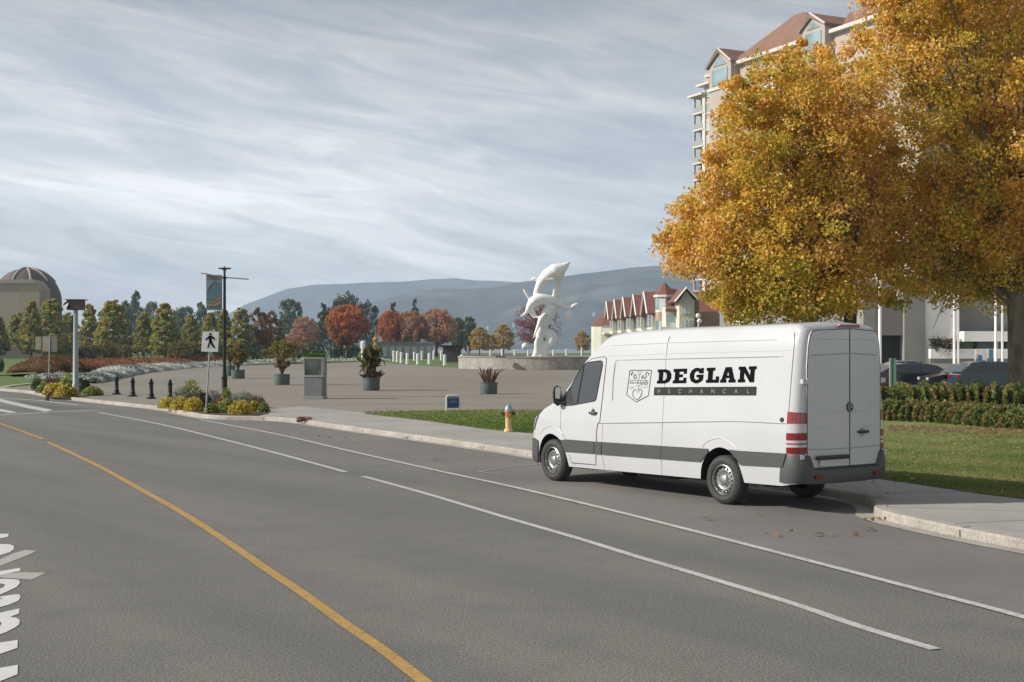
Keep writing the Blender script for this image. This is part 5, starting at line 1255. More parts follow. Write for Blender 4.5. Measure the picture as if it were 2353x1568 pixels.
t = root('globe_street_lamp', (XA(1605, 120), 120, KZ), 0, 'white lamp with two round globes between the hotel and the golden tree', 'lamp')
b = bmesh.new(); tube(b, [(0, 0, 0), (0, 0, ZA(738, 120)-KZ)], .07, 8); mk('pole', b, HT, t)
for du, vv in ((-1, 726), (2, 738)):
    b = bmesh.new(); bmesh.ops.create_icosphere(b, subdivisions=2, radius=.24, matrix=Matrix.Translation((du*.04, -.1, ZA(vv, 120)-KZ))); mk('globe', b, HT, t, True)
# white podium building on the right
Yp = 165.; PW = mat('podium_white', (.86, .83, .77), rough=.8, var=.04, vscale=.3); PG = mat('podium_grey', (.235, .23, .205), rough=.85, var=.08, vscale=.3); PDK = mat('garage_shade', (.022, .022, .020), rough=.9)
PO = root('podium_building', (XA(2100, Yp), Yp, 0), 0, 'low white and grey hotel podium seen under the trees at the right', 'building')
ox, oy = PO.location.x, PO.location.y
def pb(nm, u0, u1, v0, v1, y0, y1, m, par=None):
    b = bmesh.new(); box(b, XA(u0, Yp)-ox, XA(u1, Yp)-ox, y0, y1, (0 if v1 >= 824 else ZA(v1, Yp)), ZA(v0, Yp)); return mk(nm, b, m, par or PO)
pb('back_wall', 1700, 2420, 640, 835, 6, 16, PG)
pb('wall', 1700, 1870, 690, 835, 0, 6, PW)
pb('wall', 1985, 2012, 690, 835, .2, 6, PG)
pb('beam', 2012, 2076, 690, 771, .2, 6, mat('podium_beam', (.18, .165, .16), rough=.85))
g_ = pb('garage_opening', 2012, 2076, 771, 834, 1.6, 5.9, PDK)  # solid near-black block standing in for the shade inside the opening
pb('grey_wall', 2076, 2124, 660, 835, -.4, 6, PG)
pb('lit_wall', 2124, 2203, 660, 835, 0, 6, PW)
pb('sign_band', 2139, 2189, 778, 786, -.1, .05, mat('band_brown', (.33, .25, .21), rough=.8))
pb('planter_wall', 2121, 2345, 802, 823.9, -3.0, -2.2, PW); pb('planter_wall', 2121, 2345, 823, 835, -2.8, -2.4, PG)
pb('canopy', 2203, 2400, 762, 785, -2.0, 5.5, PW)
pb('glass_front', 2203, 2400, 785, 835, 2.5, 3, mat('podium_glass', (.035, .065, .035), rough=.15, coat=.5, var=.7, vscale=.25))
pb('green_panel', 2224, 2248, 786, 812, 2.3, 2.5, mat('podium_green', (.16, .27, .13), rough=.5))
for u in (2277, 2345): pb('column', u, u+7, 766, 835, -1.5, -.8, mat('column_beige', (.42, .36, .31), rough=.85))
for u, v in ((1895, 735), (1912, 722)): pass
pb('stair_block', 1870, 1985, 722, 835, 2, 5.5, PW)
rg2 = np.random.default_rng(3)
# planter box bushes
for k, (u, w_, lb) in enumerate(((2140, 16, 'green bush at the left end of the white podium planter'), (2166, 22, 'orange brown bush in the middle of the white podium planter'), (2188, 12, 'small rusty bush beside the flagpoles in the podium planter'))):
    s_ = root('planter_bush', (XA(u, 164), 162.3, ZA(803, 163)), 0, lb, 'bush', 'bushes in the podium planter')
    P = rg2.normal(size=(260, 3))*[w_/FPX*165*.4, .4, .42]+[0, 0, .55]
    leaf_mesh('foliage', P, .34, [(.06, .08, .02), (.16, .11, .04), (.25, .13, .06)] if k else [(.03, .05, .015), (.07, .09, .03)], rg2, s_)

# flagpoles
for i, (u, vt, lb) in enumerate(((2193, 700, 'leftmost white flagpole in front of the podium'), (2201.5, 690, 'second white flagpole from the left, close beside the first'), (2288, 690, 'third white flagpole, left one of the pair beside the big trunk'), (2303, 690, 'rightmost white flagpole, nearest the big trunk'), (2022, 690, 'single thin pole just right of the van roof'))):
    Y = 150. if i < 4 else 120.; o = root('flagpole', (XA(u, Y), Y, KZ), 0, lb, 'flagpole', 'white flagpoles')
    b = bmesh.new(); lathe(b, [(.25, 0), (.17, .2), (.16, 3), (.12, 14), (.10, 15)], 10); mk('pole', b, PW, o, True)
    b = bmesh.new(); bmesh.ops.create_icosphere(b, subdivisions=1, radius=.3, matrix=Matrix.Translation((0, 0, 15.2))); mk('finial', b, PW, o)
# blue sign board and posts by the cars
Y = 110.; t = root('parking_sign', (XA(2255, Y), Y, KZ), 0, 'white and blue notice board on posts behind the parked cars', 'sign')
b = bmesh.new(); 
for u, v0, v1, m_, nm in ((2246, 804, 813, WHT, 'notice_board'), (2243, 816, 828, mat('sign_blue', (.06, .17, .36), rough=.5), 'notice_panel'), (2254, 816, 828, WHT, 'notice_panel'), (2269, 803, 838, mat('post_blue', (.10, .22, .36), rough=.5), 'blue_post')):
    bb = bmesh.new(); wd = (24 if nm == 'notice_board' else 9)/FPX*Y; xx = XA(u, Y)-t.location.x; box(bb, xx-wd/2+.3, xx+wd/2+.3, -.06, .06, ZA(v1, Y)-KZ, ZA(v0, Y)-KZ); mk(nm, bb, m_, t)
for dx in (-.5, .4): bb = bmesh.new(); box(bb, dx-.05, dx+.05, -.04, .04, 0, ZA(813, Y)-KZ); mk('post', bb, WHT, t)
b.free()
Y = 62.; t = root('teal_post', (XA(2052, Y), Y, KZ), 0, 'slim post with a teal strip standing left of the dark cars', 'post')
bb = bmesh.new(); box(bb, -.17, -.09, -.04, .04, 0, ZA(823, Y)-KZ); mk('post', bb, mat('post_beige', (.36, .36, .30), rough=.7), t)
bb = bmesh.new(); box(bb, -.09, .02, -.05, .05, .3, ZA(823, Y)-KZ); mk('teal_strip', bb, mat('teal_paint', (.02, .15, .17), rough=.4), t)
bb = bmesh.new(); box(bb, .02, .14, -.05, .05, .6, ZA(824, Y)-KZ); mk('pale_strip', bb, mat('pale_teal', (.20, .38, .36), rough=.4), t)
# white box wall strip behind the cars
b = bmesh.new(); box(b, XA(1960, 104), XA(2330, 104), 104, 104.5, KZ, ZA(836, 104)); prop(mk('low_wall', b, mat('low_wall_stone', (.40, .37, .32), rough=.9, var=.1, vscale=.5)), 'long low pale wall behind the parked cars', 'wall')

# cars: side view, bonnet towards -x
def car(label, x, y, rz, col, L=4.5, H=1.48, wagon=False, scale=1.0):
    m_ = mat('car_paint_'+str(len(MATS)), col, rough=.25, coat=.9)
    t = root('parked_car', (x, y, KZ), rz, label, 'car', 'dark cars parked behind the hedge')
    low = [(-2.22, .32), (-2.26, .55), (-2.2, .74), (-1.4, .90), (-1.05, .93), (1.5, .96), (2.1, .94), (2.24, .85), (2.26, .5), (2.2, .30)]
    top = [(-1.08, .92), (-.45, 1.36), (-.1, 1.46), (.9, 1.48), (1.55 if wagon else 1.2, 1.42 if wagon else 1.40), (2.12 if wagon else 1.75, .95)]
    def loft(poly, w_, tap=0.0):
        bm = bmesh.new(); V = []
        for sy, in_ in ((-1, .06), (-1, 0), (1, 0), (1, .06)):
            row = []
            for px, pz in poly:
                ww = w_-tap*max(0, (pz-.93))/.5-in_*.6; q = 1-in_*.35
                row.append(bm.verts.new((px*q, sy*ww if in_ == 0 else sy*(w_-tap*max(0, (pz-.93))/.5+.0), pz if in_ == 0 else (pz-.62)*(1-in_)+.62)))
            V.append(row)
        n = len(poly)
        order = [V[0], V[1], V[2], V[3]]
        for a_, b_ in ((V[1], V[2]),):
            for k in range(n): bm.faces.new((a_[k], a_[(k+1) % n], b_[(k+1) % n], b_[k]))
        for a_, b_ in ((V[1], V[0]), (V[2], V[3])):
            for k in range(n): bm.faces.new((a_[k], a_[(k+1) % n], b_[(k+1) % n], b_[k]))
        bm.faces.new(V[0]); bm.faces.new(V[3]); bmesh.ops.recalc_face_normals(bm, faces=bm.faces); return bm
    s = L/4.5; hh = H/1.48
    body_ = mk('body', loft(low, .88), m_, t, True); cab = mk('cabin', loft(top, .80, .16), m_, t, True)
    wp = [(-.92, .96), (-.42, 1.33), (.25, 1.41), (.25, .97)], [(.33, .97), (.33, 1.41), (.95, 1.41), (1.30 if not wagon else 1.6, 1.33), (1.62 if not wagon else 1.85, 1.0)]
    for sy in (-1, 1):
        for w_ in wp:
            bm = bmesh.new(); f = bm.faces.new([bm.verts.new((px, sy*(.80-.16*(pz-.93)/.5+.006), pz)) for px, pz in w_]); mk('side_window', bm, GLASSD, t)
        bm = bmesh.new(); tube(bm, [(-.75, sy*.84, .98), (-.78, sy*1.0, 1.02)], [.04, .09], 8); mk('side_mirror', bm, m_, t)
        for px in (-1.38, 1.38):
            bm = bmesh.new(); lathe(bm, [(0, -.10), (.20, -.10), (.21, -.11), (.31, -.10), (.33, -.06), (.33, .08), (0, .08)] if sy < 0 else [(0, .10), (.20, .10), (.21, .11), (.31, .10), (.33, .06), (.33, -.08), (0, -.08)][::1], 20, (px, sy*.83, .33), axis='y'); wh_ = mk('wheel', bm, TYRE, t, True)
            bm = bmesh.new(); lathe(bm, [(.19, sy*.112), (.1, sy*.125), (0, sy*.115)], 16, (px, sy*.83, .33), axis='y', cap=False); mk('rim', bm, RIM, wh_)
        bm = bmesh.new(); box(bm, -2.24, -2.05, min(sy*.5, sy*.84), max(sy*.5, sy*.84), .60, .74); mk('headlight', bm, CLEARL, t)
        bm = bmesh.new(); box(bm, 2.10, 2.27, min(sy*.5, sy*.84), max(sy*.5, sy*.84), .70, .86); mk('tail_light', bm, RED, t)
    for (xa, za), (xb2, zb3) in (((-1.06, .96), (-.47, 1.36)), (((1.80 if not wagon else 2.1)-.02, .99), ((1.25 if not wagon else 1.62), 1.39))):
        bm = bmesh.new(); e = .012*(-1 if xa < 0 else 1)
        bm.faces.new([bm.verts.new(p) for p in ((xa+e*3, -.72, za+.01), (xb2+e*3, -.60, zb3+.01), (xb2+e*3, .60, zb3+.01), (xa+e*3, .72, za+.01))]); mk('windscreen', bm, GLASSD, t)
    t.scale = (s, 1, hh); return t
car('dark blue car with its roof above the left part of the hedge', XA(2118, 70), 70, math.pi+.05, (.035, .035, .060), 5.2, 1.45, True)
car('black estate car behind the hedge, left of the big trunk', XA(2222, 67), 67, .02, (.012, .013, .016), 4.6, 1.55, True)
car('dark blue green van like car just left of the big trunk', XA(2310, 64), 65, math.pi, (.030, .055, .085), 4.4, 1.62, True)
car('silver grey car whose bonnet shows just above the hedge beside the van', XA(2062, 84), 84, 0, (.22, .24, .30), 4.5, 1.48)
# ================================================================ vegetation
rng = np.random.default_rng(21)
GOLD = [(.40, .38, .055), (.60, .48, .065), (.78, .54, .08), (.84, .55, .10), (.82, .48, .11), (.74, .38, .10), (.90, .72, .38)]  # the last, pale tint paints whitish highlights into the leaf colours
def big_tree(tx, ty, trunk_r, fork_z, ells, nclump, per, label, seed, lean=(0, 0), bark=BARKT, leaf=.138, dy=0.0):
    rg = np.random.default_rng(seed)
    t = root('golden_tree', (tx, ty, KZ-.03), 0, label, 'tree')
    E = []
    for (u, v, ru, rv) in ells:
        Y = ty+rg.uniform(-1.6, 1.6)+dy; k = Y/FPX
        E.append((XA(u, Y)-tx, Y-ty, ZA(v, Y)-KZ, ru*k, min(ru, rv)*k*1.0+.8, rv*k))
    vol = np.array([e[3]*e[4]*e[5] for e in E])**.8; vol /= vol.sum()
    C = []; R_ = []
    for e, f in zip(E, vol):
        n = int(nclump*f)+6
        d = rg.normal(size=(n, 3)); d /= np.linalg.norm(d, axis=1)[:, None]; q = rg.random(n)**.33
        p = np.array(e[:3])+d*q[:, None]*np.array(e[3:]); C.append(p); R_.append(rg.uniform(.40, 1.05, n)*min(1, max(e[3], .8)/1.9))
    C = np.concatenate(C); R_ = np.concatenate(R_)
    keep = C[:, 2] > 3.0; C = C[keep]; R_ = R_[keep]
    P = clump_points(C, R_, per, rg, .75)
    # a haze of single leaves round the clumps roughens the outline
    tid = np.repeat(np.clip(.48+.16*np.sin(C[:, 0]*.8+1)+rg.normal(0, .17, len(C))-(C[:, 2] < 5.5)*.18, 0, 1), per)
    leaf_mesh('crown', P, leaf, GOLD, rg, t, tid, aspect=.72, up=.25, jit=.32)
    b = bmesh.new(); lx, ly = lean
    tube(b, [(0, 0, -.1), (0, 0, .25), (.02, 0, .8), (lx*.4, ly*.4, fork_z*.55), (lx, ly, fork_z)], [trunk_r*1.5, trunk_r*1.18, trunk_r, trunk_r*.93, trunk_r*.88], 16); mk('trunk', b, bark, t, True)
    fk = Vector((lx, ly, fork_z)); order = rg.permutation(len(C)); k = 0
    for i in order:
        if k >= 34: break
        c = Vector(C[i]); dd = c-fk
        if dd.length < 2.0 or dd.z < .3: continue
        k += 1; b = bmesh.new(); mid = fk+dd*.45+Vector((rg.normal()*.3, rg.normal()*.3, .12*dd.length)); mid2 = fk+dd*.75+Vector((rg.normal()*.3, rg.normal()*.3, .10*dd.length))
        r0 = trunk_r*rg.uniform(.18, .36)
        tube(b, [fk-Vector((0, 0, .5)), fk+dd*.18+Vector((0, 0, .1)), mid, mid2, c], [r0*1.2, r0, r0*.6, r0*.35, r0*.12], 7)
        for _ in range(3):
            e = mid2+Vector(rg.normal(size=3)*.9); tube(b, [mid, (mid+e)/2+Vector((0, 0, .1)), e], [r0*.35, r0*.2, r0*.08], 5)
        mk('limb', b, bark, t, True)
    return t
T1 = [(1606, 568, 100, 78), (1700, 668, 80, 82), (1725, 510, 125, 165), (1735, 330, 100, 130), (1795, 215, 75, 105), (1880, 330, 125, 190), (1850, 560, 150, 180), (1700, 225, 50, 65), (1945, 240, 90, 140), (1595, 480, 52, 40), (1760, 690, 135, 55), (1900, 650, 110, 75), (1665, 420, 60, 90), (1545, 560, 45, 50), (1855, 150, 55, 60), (1945, 480, 100, 120)]
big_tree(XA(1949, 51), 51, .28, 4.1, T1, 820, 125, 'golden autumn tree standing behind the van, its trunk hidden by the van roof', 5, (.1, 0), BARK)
T2 = [(2045, 130, 85, 130), (2150, 60, 150, 190), (2280, 150, 180, 230), (2100, 340, 135, 180), (2250, 430, 180, 200), (2090, 560, 120, 120), (2190, 640, 130, 66), (2330, 590, 120, 100), (2430, 300, 180, 280), (2010, 60, 48, 80), (2020, 420, 75, 110), (2060, 668, 60, 45), (2140, -60, 160, 120), (2320, -80, 190, 150), (2480, 560, 130, 120), (2010, 600, 75, 70), (2290, 540, 130, 110), (2285, 635, 100, 62), (2210, 520, 110, 110), (2350, 430, 110, 150)]
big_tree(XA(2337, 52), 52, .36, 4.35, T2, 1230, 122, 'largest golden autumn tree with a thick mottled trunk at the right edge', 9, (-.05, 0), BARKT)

# ---- generic trees
def tree_proto(name, prof, H, W, pal, nc, per, leaf, trunk, tr, seed, cr=.16, loose=.0, bark=BARK, tintf=None, kind='tree', low=.0, up=.2, limbs=5):
    rg = np.random.default_rng(seed); t = root(name, (0, 0, 0)); t['category'] = kind
    C = []; R_ = []
    while len(C) < nc:
        f = rg.random(); r = prof(f)*W
        if rg.random() > (prof(f)+.12): continue
        a = rg.random()*6.283; q = rg.random()**.38; z = trunk+(H-trunk)*(low+(1-low)*f)
        C.append((r*q*math.cos(a), r*q*math.sin(a), z)); R_.append(W*cr*(.7+.7*rg.random())*(.5+.5*prof(f)))
    C = np.array(C); R_ = np.array(R_)
    tid = np.repeat(np.clip(rg.normal(.5, .2, nc)+(0 if tintf is None else tintf((C[:, 2]-trunk)/(H-trunk))), 0, 1), per)
    P = clump_points(C, R_, per, rg, .85)
    leaf_mesh('crown', P, leaf, pal, rg, t, tid, aspect=.75, up=up)
    b = bmesh.new(); tube(b, [(0, 0, -.2), (0, 0, trunk*.6), (0, 0, trunk+(H-trunk)*.3), (0, 0, H*.85)], [tr*1.3, tr, tr*.7, tr*.15], 7)
    for i in range(limbs):
        c = Vector(C[rg.integers(nc)]); z = min(c.z*.7, trunk+(H-trunk)*.5); tube(b, [(0, 0, z), (c.x*.5, c.y*.5, (z+c.z)/2), c], [tr*.4, tr*.25, tr*.08], 5)
    mk('trunk', b, bark, t); return t
OLV = [(.17, .21, .04), (.26, .29, .055), (.35, .35, .07), (.45, .39, .09), (.50, .33, .10)]
DKG = [(.028, .05, .024), (.045, .078, .034), (.07, .11, .045)]
BLG = [(.10, .15, .085), (.15, .20, .10), (.21, .25, .13)]
PINE = [(.03, .055, .028), (.05, .08, .035), (.075, .105, .04)]
RUSTP = [(.16, .12, .035), (.38, .14, .045), (.56, .19, .055), (.62, .26, .08)]
PINK = [(.30, .18, .11), (.48, .24, .13), (.58, .31, .17), (.44, .30, .21)]
REDP = [(.18, .03, .035), (.30, .05, .05), (.18, .08, .08)]
YEL = [(.30, .26, .05), (.52, .38, .06), (.66, .42, .065), (.40, .29, .07)]
MIX = [(.12, .14, .035), (.18, .16, .045), (.34, .14, .07), (.24, .18, .05)]
pcone = lambda f: max(.05, (1-f)**.46)*min(1, .62+f*2.2)
pround = lambda f: max(.05, math.sqrt(max(0, 1-(2*f-1)**2)))
pcol = lambda f: max(.05, math.sqrt(max(0, 1-abs(2*f-1)**4)))*.9
ppine = lambda f: max(.05, (1-f)**.8)*(.72+.28*math.sin(f*31))
pegg = lambda f: max(.04, math.sqrt(max(0, 1-(1.55*f-.55)**2)))*(1 if f < .5 else (1-(f-.5))**.5*1.15)
HIDE = []
PR_ = {}
PR_['cone'] = [tree_proto('conical_tree', pcone, 12, 3.3, OLV, 190, 44, .42, 1.3, .22, s, cr=.2, tintf=lambda z: (z > .8)*.25) for s in (1, 2, 3)]
PR_['blue'] = [tree_proto('evergreen_tree', pround, 13, 4.5, BLG, 110, 40, .6, 1.2, .3, 4, cr=.25), tree_proto('evergreen_tree', pcone, 14, 4.2, BLG, 110, 40, .6, 1.0, .3, 14, cr=.24)]
PR_['mix'] = [tree_proto('turning_tree', pegg, 12, 4, MIX, 170, 40, .48, 1.4, .25, 5)]
PR_['poplar'] = [tree_proto('poplar_tree', pcol, 16, 2.0, [(.10, .15, .065), (.17, .22, .095), (.24, .28, .12)], 150, 40, .42, .8, .25, 6, cr=.32)]
PR_['pine'] = [tree_proto('dark_pine_tree', ppine, 16, 4.6, PINE, 90, 42, .48, 2.5, .3, 7, cr=.18), tree_proto('dark_spreading_tree', pround, 16, 7, [(.035, .06, .025), (.06, .09, .033), (.09, .12, .04)], 150, 42, .5, 2.5, .4, 8, cr=.17)]
PR_['red'] = [tree_proto('rust_red_tree', pround, 11, 5.2, RUSTP, 260, 52, .40, 2.6, .35, 9, cr=.16, tintf=lambda z: (z-.45)*.5)]
PR_['pink'] = [tree_proto('pinkish_tree', pround, 11, 5.2, PINK, 200, 44, .38, 2.6, .35, 10, cr=.18, limbs=30)]
PR_['willow'] = [tree_proto('willow_tree', pcol, 10, 3.4, [(.06, .11, .035), (.10, .155, .05), (.15, .20, .06)], 140, 40, .45, 1.0, .3, 11, cr=.22)]
PR_['yel'] = [tree_proto('small_yellow_tree', pegg, 9, 3.1, YEL, 170, 44, .36, 2.0, .2, 12, cr=.18)]
PR_['bare'] = [tree_proto('crimson_tree', pround, 11, 4.6, REDP, 130, 34, .30, 1.4, .3, 13, cr=.24, bark=mat('crimson_bark', (.07, .032, .034), rough=.9), limbs=60)]
PR_['bush'] = [tree_proto('round_bush', pround, 3, 2.4, [(.06, .075, .022), (.14, .13, .032), (.32, .20, .055)], 50, 34, .30, .05, .1, 15, cr=.25, tintf=lambda z: (z-.6)*.5, kind='bush')]
PR_['dbush'] = [tree_proto('dark_bush', pround, 3, 2.6, DKG, 50, 34, .30, .05, .1, 16, cr=.25, kind='bush')]
USED = set()
def place(kind, u, vtop, vbase, wpx, label, group=None, var=0, ybase=None, cat=None, Y=None):
    pl_ = PR_[kind]; p = pl_[var % len(pl_)]
    if Y is None: Y = FPX*(HC-0.0)/(vbase-HZ)
    H0 = {'cone': 12, 'blue': 13, 'mix': 12, 'poplar': 16, 'pine': 16, 'red': 11, 'pink': 11, 'willow': 10, 'yel': 9, 'bare': 11, 'bush': 3, 'dbush': 3}[kind]
    wpx *= (1.3 if kind == 'cone' else 1.12); W0 = {'cone': 3.3, 'blue': 4.5, 'mix': 4, 'poplar': 2.0, 'pine': 4.6 if var % 2 == 0 else 7, 'red': 5.2, 'pink': 5.2, 'willow': 3.4, 'yel': 3.1, 'bare': 4.6, 'bush': 2.4, 'dbush': 2.6}[kind]*1.05
    H = ZA(vtop, Y); s_ = H/H0/1.02; sw = wpx/FPX*Y/W0
    first = p.name not in USED
    o = p if first else copy_tree(p); USED.add(p.name)
    o.location = (XA(u, Y), Y, 0); o.rotation_euler = (0, 0, (u*7.3) % 6.28); o.scale = (sw, sw, s_); o['label'] = label
    if 'category' not in o: o['category'] = cat or 'tree'
    if group: o['group'] = group
    return o
gc = 'conical trees along the park edge'
CT = [(-8, 722, 826, 26), (40, 716, 823, 24), (72, 690, 826, 26), (118, 684, 824, 36), (160, 716, 822, 24), (206, 698, 826, 24), (260, 686, 827, 37), (330, 716, 826, 23), (379, 696, 828, 33), (437, 722, 826, 22), (482, 716, 825, 22), (515, 712, 824, 22), (553, 705, 825, 27)]
CL = ['conical olive tree cut by the left picture edge', 'small conical tree just left of the beige sign panels, in front of the dome building', 'narrow conical tree in front of the middle of the dome building', 'broad conical tree in front of the right side of the dome', 'low conical tree directly behind the tall camera pole', 'slim conical tree just right of the camera pole', 'broadest conical tree, midway between the camera pole and the banner', 'short slim conical tree with a visible thin trunk above the rail fence', 'tall pyramid shaped tree above the fourth bollard', 'short conical tree left of the pedestrian sign', 'conical tree right behind the pedestrian sign', 'conical tree hidden partly by the banner and lamp post', 'conical olive tree just right of the lamp post']
for i, (c, lb) in enumerate(zip(CT, CL)): place('cone', *c, lb, gc, i)
gb = 'hazy evergreen trees behind the conical row'
for i, (u, vt, vb, w_, lb) in enumerate(((22, 705, 815, 34, 'dark evergreen below the dome building at the far left'), (312, 679, 813, 26, 'hazy blue green evergreen peak between two broad conical trees'), (350, 692, 812, 22, 'low hazy evergreen behind the short slim conical tree'), (290, 700, 813, 26, 'hazy evergreen touching the broadest conical tree'), (425, 703, 812, 26, 'hazy evergreen behind the gap right of the pyramid shaped tree'), (462, 703, 812, 26, 'hazy evergreen left of the banner'), (500, 712, 812, 24, 'hazy evergreen behind the lower end of the banner'), (235, 722, 813, 26, 'hazy evergreen in the gap right of the camera pole'), (405, 712, 812, 22, 'hazy evergreen just right of the pyramid shaped tree top'), (150, 735, 813, 30, 'hazy evergreen left of the camera pole'))):
    place('blue', u, vt, vb, w_, lb, gb, i)
place('mix', 594, 706, 824, 30, 'reddish green tree right of the lamp post'); place('mix', 626, 714, 822, 25, 'smaller olive tree beside the reddish green one')
place('red', 600, 760, 824, 24, 'low rust coloured tree in front of the reddish green tree')
for i, (u, vt, w_, lb) in enumerate(((653, 685, 11, 'leftmost pale green poplar'), (668, 682, 12, 'middle and tallest pale green poplar'), (684, 689, 11, 'rightmost pale green poplar'))): place('poplar', u, vt, 812, w_, lb, 'three poplars')
place('pink', 700, 728, 816, 30, 'pale pinkish bare tree below the poplars'); place('pink', 672, 768, 818, 26, 'low pink shrub like tree under the poplars')
for i, (u, vt, vb, w_, k, lb) in enumerate(((742, 688, 814, 28, 0, 'dark pine left of the biggest dark tree'), (797, 671, 813, 44, 1, 'biggest dark spreading tree behind the round rust red tree'), (842, 690, 813, 30, 1, 'dark spreading tree between the two rust red trees'), (768, 700, 813, 30, 1, 'dark tree just left of the round rust red tree'), (905, 686, 813, 26, 0, 'dark pine behind the smaller rust red tree'), (954, 676, 813, 19, 0, 'slim dark pine standing above the pinkish trees'), (722, 735, 815, 30, 1, 'olive dark tree right of the pinkish bare tree'))):
    place('pine', u, vt, vb, w_, lb, 'dark evergreens in the middle distance', k)
place('red', 797, 700, 824, 47, 'round rust red tree, the biggest of the red ones'); place('red', 899, 713, 820, 30, 'smaller rust red tree in front of the dark pine')
place('pink', 945, 715, 820, 37, 'pinkish brown tree left of the twin orange tree'); place('pink', 1003, 710, 820, 45, 'broad orange pink tree right of its pinkish twin', var=0)
place('willow', 1052, 730, 816, 15, 'green willow just right of the orange pink tree'); place('willow', 1077, 728, 816, 18, 'taller green willow beside the first yellow tree')
place('yel', 1102, 751, 817, 21, 'first small round yellow tree, above the fountain wall'); place('yel', 1157, 745, 817, 22, 'pointed yellow tree left of the white sculpture'); place('yel', 1339, 761, 816, 16, 'small yellow tree between the sculpture and the van')
place('yel', 1125, 770, 814, 11, 'small dark yellow tree half hidden by the first yellow tree')
place('bare', 1233, 693, 815, 48, 'crimson bare branched tree behind the white sculpture')
# park bushes
gbu = 'bushes along the plaza planting'
for i, (k, u, vt, vb, w_, lb) in enumerate((('bush', 432, 781, 833, 34, 'gold topped dark bush left of the pedestrian sign post'), ('dbush', 455, 790, 832, 22, 'dark green bush directly behind the pedestrian sign post'), ('bush', 402, 790, 831, 18, 'small orange bush under the pyramid shaped tree'), ('bush', 545, 785, 831, 22, 'gold and brown bush right of the lamp post'), ('dbush', 580, 792, 829, 40, 'wide dark bush behind the second planter'), ('bush', 690, 786, 828, 24, 'yellow green bush right of the biggest tub shrub'), ('dbush', 725, 790, 826, 24, 'dark bush behind the glass cabinet'),
        ('dbush', 770, 786, 823, 22, 'dark bush under the round rust red tree, left one'), ('dbush', 800, 788, 823, 26, 'dark bush under the round rust red tree, right one'), ('bush', 640, 795, 829, 24, 'olive bush behind the tub with the biggest shrub'), ('dbush', 505, 792, 831, 22, 'dark bush between the sign post and lamp post'), ('bush', 615, 800, 830, 18, 'small orange brown bush left of the biggest tub shrub'),
        ('dbush', 0, 824, 856, 9, 'dark clipped bush on the left lawn at the picture edge'), ('bush', 140, 776, 835, 22, 'orange leaved bush just right of the beige sign panels'), ('bush', 205, 788, 832, 26, 'orange topped bush right of the camera pole'), ('bush', 245, 786, 831, 26, 'orange topped bush under the broadest conical tree'), ('bush', 280, 790, 830, 22, 'orange topped bush at the right end of the dark hedge'), ('dbush', 160, 795, 842, 30, 'dark green bush behind the camera pole foot'), ('dbush', 195, 800, 840, 26, 'dark green bush right of the camera pole foot'), ('dbush', 118, 795, 842, 18, 'dark bush under the beige sign panels'))):
    place(k, u, vt, vb, w_, lb, gbu, cat='bush')
for o in list(COL.objects):   # remove prototypes nobody used
    pass

# ---- ground-cover mounds
def mound(name, path, width, height, pal, n, leaf, label, core, kind='stuff', aspect=.3, up=.2, cat='ground cover', twist=False):
    """path of (x,y); leafy low mound following it"""
    rg = np.random.default_rng(len(path)*17+n); pl_ = spline(path, 6); bm = bmesh.new(); cols = []
    hh = height if isinstance(height, (list, tuple)) else [height]*len(path); ww = width if isinstance(width, (list, tuple)) else [width]*len(path)
    tt = np.linspace(0, len(path)-1, len(pl_))
    for j in range(9):
        f = -1+2*j/8; row = []
        for i, p in enumerate(pl_):
            w_ = np.interp(tt[i], range(len(ww)), ww); h = np.interp(tt[i], range(len(hh)), hh)
            a = pl_[max(i-1, 0)]; c = pl_[min(i+1, len(pl_)-1)]; tx, ty = c[0]-a[0], c[1]-a[1]; l = math.hypot(tx, ty) or 1
            z = h*.86*math.sqrt(max(0, 1-f*f))*(.82+.18*math.sin(i*1.3+j*(.9 if twist else .2)))
            row.append(bm.verts.new((p[0]-ty/l*w_/2*f, p[1]+tx/l*w_/2*f, KZ+max(-.02, z))))
        cols.append(row)
    for j in range(8):
        for i in range(len(pl_)-1): bm.faces.new((cols[j][i], cols[j][i+1], cols[j+1][i+1], cols[j+1][i]))
    bmesh.ops.recalc_face_normals(bm, faces=bm.faces)
    o = prop(mk(name, bm, core, None, True), label, cat, None, kind)
    i0 = rg.integers(0, len(pl_)-1, n); fr = rg.random(n); f = rg.uniform(-1, 1, n)
    A = np.array(pl_); D = A[i0+1]-A[i0]; L_ = np.linalg.norm(D, axis=1)[:, None]; Dn = D/np.maximum(L_, 1e-6); base = A[i0]+D*fr[:, None]
    W_ = np.interp(tt[i0]+fr*(tt[1]-tt[0]), range(len(ww)), ww); H_ = np.interp(tt[i0]+fr*(tt[1]-tt[0]), range(len(hh)), hh)
    z = H_*np.sqrt(np.maximum(0, 1-f*f))*(.82+.18*np.sin((i0+fr)*1.3+(f+1)*4*(.9 if twist else .2)))
    P = np.stack([base[:, 0]-Dn[:, 1]*W_/2*f, base[:, 1]+Dn[:, 0]*W_/2*f, KZ+z*rg.uniform(.82, 1.12, n)+.02], 1)
    tid = .5+.42*np.sin((i0+fr)*1.7+f*3.2) if twist else None
    lf = leaf_mesh('leaves', P, leaf, pal, rg, o, tid, aspect=aspect, up=up)
    return o
SG = [(.08, .11, .11), (.20, .25, .23), (.52, .56, .49), (.78, .80, .70)]
path = [GP(228, 874), GP(262, 864), GP(300, 857), GP(350, 851), GP(400, 846), GP(450, 843), GP(490, 841)]
